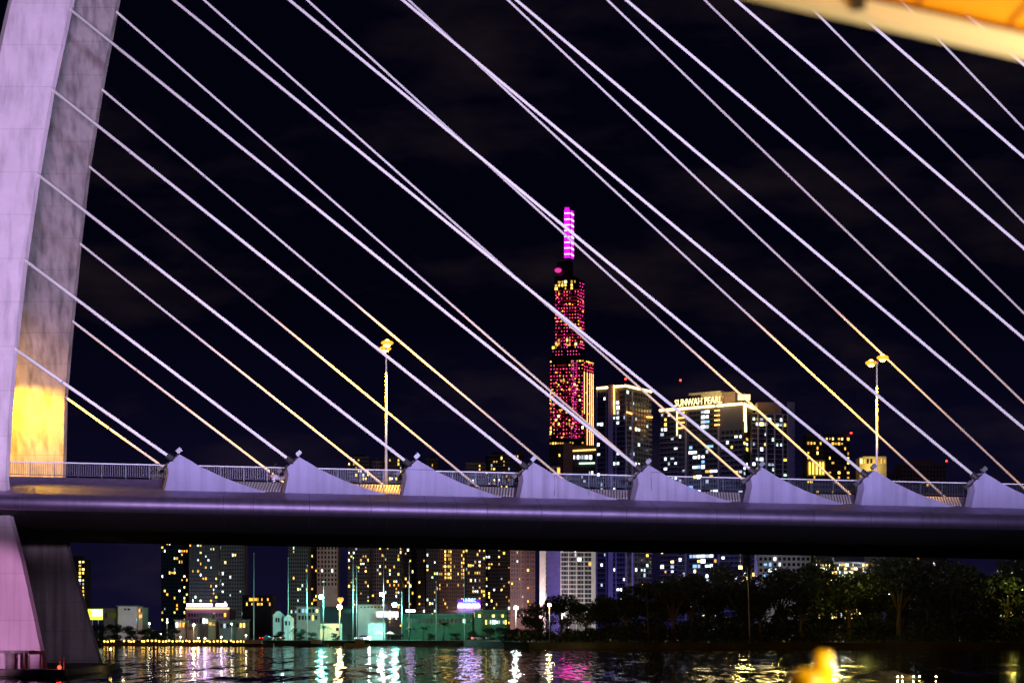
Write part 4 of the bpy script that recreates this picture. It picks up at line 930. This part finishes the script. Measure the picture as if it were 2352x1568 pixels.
# masts and star lamps
TEAL = glow('lamp_teal', (0.25, 1.0, 0.9), 180); WHT = glow('lamp_white', (0.8, 0.95, 1.0), 180); YEL = glow('lamp_yellow', (1.0, 0.75, 0.25), 180)
def mast(x, y0, y1, Y, lab, r=0.14, lampy=None, lm=None, pw=0, col=None, dx=0, name='mast', size=0.5):
    b0 = Vector((PX(x, Y), Y, 1.5)); o = thing(name, lab, 'mast' if lampy is None else 'lamp', b0, 'thin masts along the far shore' if lampy is None else None)
    mb = MB(); mb.tube([b0, P(x, y0, Y)], [r, r * 0.6], 6); part('pole', mb, M_DARK if pw == 100 else M_POLE, o, True)
    mb = MB(); mb.sphere(P(x, y0, Y), r * 1.3, 6, 4); part('finial', mb, M_POLE, o)
    if lampy:
        mb = MB(); mb.tube([P(x, lampy, Y), P(x + dx, lampy, Y - 0.8)], 0.07, 5); part('arm', mb, M_POLE, o)
        mb = MB(); mb.box(P(x + dx, lampy - 3, Y - .8), (size * 2.2, .5, .25)); hd = part('lamp_head', mb, M_DARK, o)
        mb = MB(); mb.sphere(P(x + dx, lampy, Y - .9), size * 0.85, 12, 8); part('bulb', mb, lm, hd, True)
        lamp('lamp_light', 'POINT', P(x + dx, lampy + 4, Y - 3), pw, col, 0.0, o)
    return o
mast(583, 1270, 1440, 600, 'thin unlit mast, leftmost, before the orange-windowed block')
mast(662, 1281, 1443, 596, 'thin unlit mast by the white gabled houses')
mast(705, 1297, 1470, 585, 'thin unlit mast left of the teal lamp')
mast(743, 1335, 1470, 585, 'mast with a dazzling teal-white floodlight', lampy=1370, lm=TEAL, pw=14000, col=(0.12, 1.0, 0.85), dx=-5, name='lamp_mast', size=0.75)
mast(811, 1281, 1463, 588, 'thick white mast, tallest, left of the large white block', r=0.24)
mast(819, 1300, 1463, 592, 'dim slender mast right behind the thick white mast')
mast(881, 1276, 1470, 586, 'mast with a white star floodlight before the large white block', lampy=1364, lm=WHT, pw=7000, col=(0.7, 0.95, 1.0), dx=-4, name='lamp_mast', size=0.7)
mast(923, 1360, 1455, 604, 'short mast with a teal floodlight right of the lit sign board', lampy=1388, lm=TEAL, pw=13000, col=(0.12, 1.0, 0.85), dx=-17, name='lamp_mast', size=0.8)
mast(940, 1290, 1456, 590, 'thin unlit mast before the left end of the green hall')
mast(1002, 1335, 1458, 590, 'thin unlit mast before the right end of the green hall')
mast(1067, 1321, 1440, 600, 'thin unlit mast in front of the hospital sign')
mast(780, 1392, 1455, 600, 'short lamp post with dazzling yellow light under a red heart sign', lampy=1393, lm=YEL, pw=2600, col=(1, 0.75, 0.25), dx=0, name='lamp_post', size=0.8)
o = thing('heart_sign', 'small red-rimmed yellow heart sign above the yellow star lamp', 'sign', P(782, 1384, 599)); mb = MB(); c0 = P(782, 1378, 599)
for dx in (-.35, .35): mb.sphere(c0 + Vector((dx, 0, 0.3)), 0.6, 8, 6, sc_=(1, .3, 1))
mb.add([c0 + Vector(v) for v in ((-.92, -.1, .15), (.92, -.1, .15), (0, -.1, -1.1), (-.92, .1, .15), (.92, .1, .15), (0, .1, -1.1))], [(0, 2, 1), (3, 4, 5), (0, 3, 5, 2), (1, 2, 5, 4), (0, 1, 4, 3)]); part('panel', mb, glow('heart_orange', (1, 0.16, 0.02), 3), o)
mast(1185, 1393, 1450, 560, 'star lamp post at the left end of the right bank trees', lampy=1395, lm=WHT, pw=2500, col=(0.85, 1, 0.9), name='lamp_post', size=0.6)
mast(1262, 1386, 1450, 468, 'warm star lamp among the first trees of the right bank', lampy=1388, lm=YEL, pw=900, col=(1, 0.85, 0.4), name='lamp_post', size=0.42)
mast(848, 1462, 1470, 584, 'low blue-white light at the water edge below the white block', lampy=1463, lm=WHT, pw=150, col=(.7, .85, 1), name='bollard_lamp', size=0.35)
mast(445, 1436, 1460, 604, 'small warm star lamp before the squat quay huts', lampy=1434, lm=YEL, pw=500, col=(1, .7, .3), name='lamp_post', size=0.35)
for i, (x, y) in enumerate(((370, 1455), (415, 1462), (455, 1464), (471, 1465), (508, 1462), (384, 1428), (343, 1431), (532, 1432), (565, 1458))):
    mast(x, y, 1468, 590 + i, 'small white quayside lamp, %s along the left quay' % ORD[i], lampy=y, lm=glow('lamp_quay', (1.0, 0.85, 0.65), 40), pw=90, col=(.9, .9, 1), name='quay_lamp', size=0.24)

# jetty with a row of small yellow lights
Y = 562; mb = MB(); mb.box((PX(418, Y), Y + 2, 0.45), (PX(604, Y) - PX(232, Y), 5, 0.5)); o = solid('jetty', mb, mat('jetty_boards', (0.16, 0.12, 0.08), .9, 0, .3, 1), 'long low jetty under a row of small yellow lights', 'jetty', (PX(418, Y), Y, 0.2))
me_p = None; rnd = random.Random(2)
for i in range(46):
    x = 238 + i * 7.9 + rnd.uniform(-2, 2)
    if 268 < x < 283 or 312 < x < 322: continue
    if me_p is None:
        first = thing('jetty_light', 'small yellow light on a short post along the jetty', 'light', (PX(x, Y), Y, 0.7), 'row of small yellow lights along the jetty'); b0 = first.location.copy()
        mb = MB(); mb.tube([b0, b0 + Vector((0, 0, 0.45))], 0.05, 5); part('post', mb, M_DARK, first); mb = MB(); mb.sphere(b0 + Vector((0, 0, 0.6)), 0.25, 8, 5); part('bulb', mb, glow('jetty_bulb', (1.0, 0.55, 0.08), 7), first, True); me_p = first
    else:
        c = copy_tree(first); c.location = (PX(x, Y), Y + rnd.uniform(-.4, .4), 0.7 + rnd.uniform(-.1, .2))
# moored boats, dark
def small_boat(x, y, Y, L_, lab, mk):
    b0 = Vector((PX(x, Y), Y, 0.0)); o = thing('moored_boat', lab, 'boat', b0); mb = MB(); ss = []
    for u, wd, zz in ((-1, .2, 1.0), (-.8, .8, .85), (0, 1.0, .7), (.7, .9, .75), (1, .6, .8)):
        xx = u * L_ / 2; ss.append([b0 + Vector((xx, -wd, zz)), b0 + Vector((xx, -wd * .6, -.2)), b0 + Vector((xx, wd * .6, -.2)), b0 + Vector((xx, wd, zz))])
    mb.loft(ss); part('hull', mb, mk, o); mb = MB(); mb.box(b0 + Vector((.1 * L_, 0, 1.25)), (L_ * .35, 1.2, 1.0)); cb = part('cabin', mb, MW['pale'], o); mb = MB(); mb.box(b0 + Vector((.1 * L_, 0, 1.82)), (L_ * .42, 1.5, .1)); part('roof', mb, MW['grey'], o)
small_boat(570, 1485, 548, 14, 'dark long boat moored right of the lit jetty', M_DARK)
small_boat(820, 1485, 540, 7, 'small pale boat at the shore below the white block', MW['pale'])
small_boat(720, 1486, 545, 8, 'small dark boat below the teal lamp', M_DARK)

# lights hidden in the right bank leaves
Y = 580; bl = house(1872, 2012, 1290, 1450, Y, 'dark', 'yellow-lit building glimpsed through the leaves right of centre', 'riverside_building', 12, wins=[(1876, 2008, 1292, 1425, 34, 1.1, .7, 'yyyga')])
Y = 580; bl = house(2290, 2420, 1325, 1450, Y, 'dark', 'yellow-lit house glimpsed through the leaves at the right edge', 'riverside_building', 12, wins=[(2292, 2416, 1330, 1420, 30, 1.1, .7, 'yyga')])
for x, y, Y, pw in ((1935, 1300, 500, 900), (1985, 1345, 482, 500), (1910, 1380, 480, 200), (2325, 1345, 483, 900)):
    lamp('added_fill_light', 'POINT', P(x, y, Y), pw, (0.9, 0.85, 0.15), 0, None)  # unseen point lamps without fixtures, added to light the leaves
YEL2 = glow('streak_lamp_yellow', (1.0, 0.75, 0.15), 260); WHT2 = glow('streak_lamp_white', (1.0, 0.95, 0.9), 2500)
# tall lamps added unseen behind deck and thicket to put light streaks on the water
for i, (x, y, lm, s_, lab) in enumerate(((1700, 1235, YEL2, 1.0, 'unseen tall yellow lamp added behind the thicket, left one'), (1790, 1225, YEL2, 1.1, 'unseen tall yellow lamp added behind the thicket, middle one'), (1870, 1230, YEL2, 1.0, 'unseen tall yellow lamp added behind the thicket, right one'), (1914, 1200, WHT2, 1.7, 'unseen tall white lamp added behind the thicket'))):
    mast(x, y - 4, 1450, 545, lab, r=.1, lampy=y, lm=lm, pw=100, col=(1, .85, .4), name='lamp_mast', size=s_)

Y = 900; ft = face_foot(1876, 1985, Y, 18)
bl = Building('office_block', 'added low block with amber floors behind the deck, there to gild the water', ft, ZZ(1192, Y), MW['dark'], cat='building')
bl.windows(ft[0], ft[1], ZZ(1252, Y), ZZ(1193, Y), 14, 3.0, lambda i, j, z: 0.8, rnd, 0.85, 0.7, 'ZZYa'); bl.done()  # block and floors added out of sight to throw gold onto the river
# near islet with little lights at bottom right
rnd = random.Random(8); b0 = Vector((PX(2035, 172), 172, 0)); mb = MB()
ss = []
for j in range(9):
    u = -1 + j / 4; wd = 2.2 * math.sqrt(max(.02, 1 - u * u)); xx = b0.x + u * 3.2
    ss.append([Vector((xx + rnd.uniform(-.15, .15), b0.y + wd * math.cos(a), -.3 + max(0, .95 * math.sin(a) * math.sqrt(max(.02, 1 - u * u)) * rnd.uniform(.7, 1.2)))) for a in [math.pi * k / 6 for k in range(7)]])
mb.loft(ss); solid('rock', mb, M_CAP, 'rough brown rock mound in the dark water at lower right', 'rock', b0)
for i, x in enumerate((2062, 2072, 2098, 2112, 2150)):
    p = P(x, 1553, 168); o = thing('float_light', 'tiny yellow float light right of the rock, %s from the rock' % ORD[i], 'light', (p.x, p.y, 0), 'tiny float lights in the dark water')
    mb = MB(); mb.tube([(p.x, p.y, -.1), (p.x, p.y, p.z)], .05, 5); part('float', mb, M_DARK, o); mb = MB(); mb.sphere(p, .06, 8, 5); part('bulb', mb, YEL, o, True)
lamp('lamp_light', 'POINT', (b0.x + 2.5, b0.y - 3, 1.2), 60, (1, .7, .2), 0, None)

# parked cars on the far quay
def car(x, Y, rz, m, lab):
    b0 = Vector((PX(x, Y), Y, 1.5)); o = thing('parked_car', lab, 'car', b0, 'cars parked along the far quay'); M3 = Matrix.Rotation(rz, 3, 'Z')
    def T(v): return b0 + M3 @ Vector(v)
    mb = MB(); mb.loft([[T((xx, -w_, .3)), T((xx, -w_, z_)), T((xx, w_, z_)), T((xx, w_, .3))] for xx, w_, z_ in ((-2.1, .75, .7), (-1.9, .85, .95), (0.6, .88, .98), (1.9, .82, .82), (2.1, .7, .6))]); part('body', mb, m, o)
    mb = MB(); mb.loft([[T((xx, -w_, .95)), T((xx, -w_ * .85, z_)), T((xx, w_ * .85, z_)), T((xx, w_, .95))] for xx, w_, z_ in ((-1.8, .78, .98), (-1.2, .78, 1.45), (0.2, .78, 1.48), (1.0, .76, 1.0))]); part('cabin', mb, M_GLASS, o)
    for xx in (-1.3, 1.3):
        for yy in (-.82, .82): mb = MB(); mb.tube([T((xx, yy - .1, .32)), T((xx, yy + .1, .32))], .32, 10); part('wheel', mb, M_DARK, o)
    for yy in (-.6, .6):
        mb = MB(); mb.sphere(T((2.08, yy, .66)), .13, 6, 4); part('headlight', mb, WIN['W'], o); mb = MB(); mb.sphere(T((-2.1, yy, .76)), .13, 6, 4); part('tail_light', mb, M_RED, o)
for x, Y, rz, m, lab in ((612, 584, 0.9, M_DARK, 'dark car with red tail lights left of the white gabled houses'), (634, 586, 2.6, MW['white'], 'white car angled before the left gabled house'), (832, 584, 3.6, MW['grey'], 'grey car before the large white block'), (1100, 586, 0.3, MW['white'], 'white car below the green-roofed pavilion')): car(x, Y, rz, m, lab)

# ================================================================== unseen fill lamps added to lift the facades and waterfront walls
for x, y, Y, pw, col in ((1425, 1390, 1215, 85000, (0.22, 0.16, 1.0)), (1560, 1380, 1210, 50000, (0.30, 0.20, 1.0)), (1305, 1400, 1370, 80000, (1.0, 0.95, 0.85)), (1200, 1410, 1420, 75000, (1.0, 0.6, 0.6)),
                         (1690, 1380, 1200, 30000, (0.3, 0.3, 1.0)), (1790, 1390, 1150, 18000, (0.8, 0.8, 1.0)), (760, 1410, 1650, 75000, (0.9, 0.6, 0.4)), (1040, 1410, 1650, 75000, (0.8, 0.5, 0.4)), (480, 1410, 1650, 50000, (0.3, 0.8, 0.8)),
                         (1000, 1455, 612, 700, (0.25, 1.0, 0.45)), (1120, 1440, 620, 300, (0.6, 1.0, 0.4)), (290, 1440, 612, 3000, (0.9, 0.75, 1.0)), (650, 1446, 592, 260, (0.7, 0.95, 1.0)), (760, 1446, 590, 160, (1.0, 0.9, 0.6)), (510, 1450, 600, 300, (1.0, 0.6, 0.8)), (405, 1450, 600, 200, (1.0, 0.75, 0.4))):
    l = lamp('added_fill_light', 'SPOT' if Y > 1000 else 'POINT', P(x, y, Y), pw, col, 0, None)
    if Y > 1000:
        l.data.spot_size = R(150); l.data.spot_blend = 0.4; l.rotation_euler = Vector((0, 1, 0.25)).to_track_quat('-Z', 'Y').to_euler()

# ================================================================== person and motorbike on the walkway
def skin_figure(joints, edges, name, parent, m):
    me = bpy.data.meshes.new(name); me.from_pydata([j[0] for j in joints], edges, [])
    ob = bpy.data.objects.new(name + '_skin', me); COL.objects.link(ob)
    md = ob.modifiers.new('Skin', 'SKIN'); md2 = ob.modifiers.new('Sub', 'SUBSURF'); md2.levels = 2
    for i, j in enumerate(joints):
        me.skin_vertices[0].data[i].radius = (j[1], j[1])
    me.skin_vertices[0].data[0].use_root = True
    bpy.context.view_layer.update()
    m2 = bpy.data.meshes.new_from_object(ob.evaluated_get(bpy.context.evaluated_depsgraph_get()))
    bpy.data.objects.remove(ob); m2.materials.clear(); m2.materials.append(m)
    m2.polygons.foreach_set('use_smooth', [True] * len(m2.polygons))
    return link(name, m2, parent)
b0 = br((617 - 379) * 0.0398, 5.0, 1.16)
pr = thing('person', 'person in dark clothes bending forward over the railing beside a motorbike', 'person', b0)
M_CLOTH = mat('dark_clothes', (0.012, 0.012, 0.014), .9); M_HAIR = mat('black_hair', (.008, .007, .006), .6); M_SKIN = mat('skin', (.25, .14, .10), .6)
J = [((0, 0, 1.03), .16), ((.13, 0, 1.26), .16), ((.27, 0, 1.50), .19), ((.36, 0, 1.62), .08), ((.45, 0, 1.72), .11), ((.52, 0, 1.71), .09),
     ((-.02, -.11, .97), .12), ((.06, -.12, .54), .08), ((.0, -.12, .11), .055), ((.15, -.12, .045), .05), ((-.02, .11, .97), .12), ((.08, .12, .54), .08), ((.02, .12, .11), .055), ((.17, .12, .045), .05),
     ((.27, -.23, 1.47), .08), ((.40, -.29, 1.20), .058), ((.66, -.24, 1.12), .045), ((.75, -.23, 1.11), .038), ((.27, .23, 1.47), .08), ((.42, .29, 1.20), .058), ((.68, .22, 1.12), .045), ((.77, .20, 1.11), .038)]
Ed = [(0, 1), (1, 2), (2, 3), (3, 4), (4, 5), (0, 6), (6, 7), (7, 8), (8, 9), (0, 10), (10, 11), (11, 12), (12, 13), (2, 14), (14, 15), (15, 16), (16, 17), (2, 18), (18, 19), (19, 20), (20, 21)]
skin_figure(J, Ed, 'body', pr, M_CLOTH)
mb = MB(); mb.sphere(b0 + Vector((.46, 0, 1.77)), .135, 10, 7, sc_=(1.1, .9, .9)); part('hair', mb, M_HAIR, pr, True)
b0 = br((638 - 379) * 0.0398, 4.6, 1.16)
mo = thing('motorbike', 'parked motorbike with white bodywork and red tail lamp behind the second fin', 'motorbike', b0)
for dx in (-.55, .6):
    mb = MB(); c0 = b0 + Vector((dx, 0, .29)); mb.tube([c0 + Vector((.24 * math.cos(a), 0, .24 * math.sin(a))) for a in [2 * math.pi * k / 14 for k in range(15)]], .055, 6, cap=False); wl = part('wheel', mb, M_DARK, mo, True); mb = MB(); mb.tube([c0 + Vector((0, -.05, 0)), c0 + Vector((0, .05, 0))], .16, 10); part('rim', mb, M_STEEL, wl)
mb = MB(); mb.loft([[b0 + Vector((x, s_ * y, z)) for s_, z in ((-1, z0), (-1, z1), (1, z1), (1, z0))] for x, y, z0, z1 in ((-.75, .06, .55, .75), (-.45, .14, .4, .78), (0, .13, .28, .6), (.3, .12, .3, .62), (.5, .15, .45, .95), (.62, .08, .6, 1.0))]); part('bodywork', mb, MW['white'], mo)
mb = MB(); mb.box(b0 + Vector((-.25, 0, .80)), (.75, .24, .12)); part('seat', mb, M_DARK, mo)
mb = MB(); mb.tube([b0 + Vector((.48, -.34, 1.08)), b0 + Vector((.55, 0, 1.0)), b0 + Vector((.48, .34, 1.08))], .025, 6); part('handlebar', mb, M_DARK, mo)
mb = MB(); mb.sphere(b0 + Vector((-.78, -.02, .68)), .06, 8, 5); part('tail_light', mb, glow('tail_red', (1, .1, .02), 6), mo, True)

# ================================================================== own boat: canopy and rail post close to the lens, warm lamp under the canopy
M_CANV = mat('orange_canvas', (0.85, 0.36, 0.004), .7, 0, .06, 3); M_CREAM = mat('cream_edge', (0.9, 0.80, 0.62), .5); M_YELL = mat('yellow_paint', (0.9, 0.52, 0.002), .35)
boat = thing('passenger_boat', 'blurred yellow-lit passenger boat with orange canopy in the near foreground', 'boat', (2.0, 8.5, 2.6))
q0 = P(1560, -58, 8.0); q1 = P(2452, 140, 7.6)
ax = (q1 - q0).normalized(); up = Vector((0.12, 0.55, 0.55)).normalized()
mb = MB(); mb.loft([[q + Vector((0, -0.055, -0.022)), q + Vector((0, -0.06, .045)), q + Vector((0, 0.02, .07)), q + Vector((0, .03, -.027))] for q in (q0 - ax * .3, q1 + ax * .5)]); part('canopy_edge', mb, M_CREAM, boat)
mb = MB(); mb.loft([[q + Vector((0, .0, .075)), q + Vector((0.0, -1.2, .11)), q + Vector((0.0, -2.6, .10)), q + Vector((0, -2.6, .14)), q + Vector((0.0, -1.2, .15)), q + Vector((0, .0, .115))] for q in (q0 - ax * .3, q1 + ax * .5)]); part('canopy', mb, M_CANV, boat)
for q_ in (0.25, 0.62, 0.85):
    qq = q0 + (q1 - q0) * q_; mb = MB(); mb.tube([qq + Vector((0, -.06, .07)), qq + Vector((.02, -1.2, .105)), qq + Vector((.04, -2.6, .095))], .008, 5); part('canopy_seam', mb, mat('canvas_seam', (0.55, 0.20, 0.003), .8), boat)
cb_ = P(1966, 24, 7.8); mb = MB(); mb.box(cb_ + Vector((0, -.05, 0.02)), (.05, .05, .07)); part('bracket', mb, M_DARK, boat)
mb = MB(); mb.tube([P(1900, 1640, 7.8), P(1893, 1540, 7.8), P(1888, 1498, 7.8), P(1888, 1490, 7.8)], [.044, .042, .040, .02], 14); part('rail_post', mb, M_YELL, boat, True)
mb = MB(); mb.tube([P(1853, 1650, 6.9), P(1853, 1580, 6.9), P(1853, 1550, 6.9), P(1853, 1536, 6.9)], [.07, .07, .06, .02], 14); part('bollard', mb, M_YELL, boat, True)
mb = MB(); mb.loft([[Vector((x, 8.6 - wd, zz)), Vector((x, 8.6 - wd * .7, 0.2)), Vector((x, 8.6 + wd * .7, .2)), Vector((x, 8.6 + wd, zz))] for x, wd, zz in ((0.2, .3, 3.0), (1.0, 1.6, 2.75), (4, 2.1, 2.7), (9, 2.1, 2.7), (11, 1.4, 2.8))]); part('hull', mb, MW['white'], boat)
for x, yy in ((3.4, 7.3), (3.4, 9.9)): mb = MB(); mb.tube([(x, yy, 2.7), (x, yy, 6.4)], .04, 8); part('canopy_post', mb, M_POLE, boat, True)
lamp('lamp_light', 'POINT', (2.5, 6.3, 5.0), 260, (1.0, 0.80, 0.48), 0.05, boat)
lamp('lamp_light', 'POINT', (1.6, 6.6, 3.2), 130, (1.0, 0.70, 0.2), 0.05, boat)
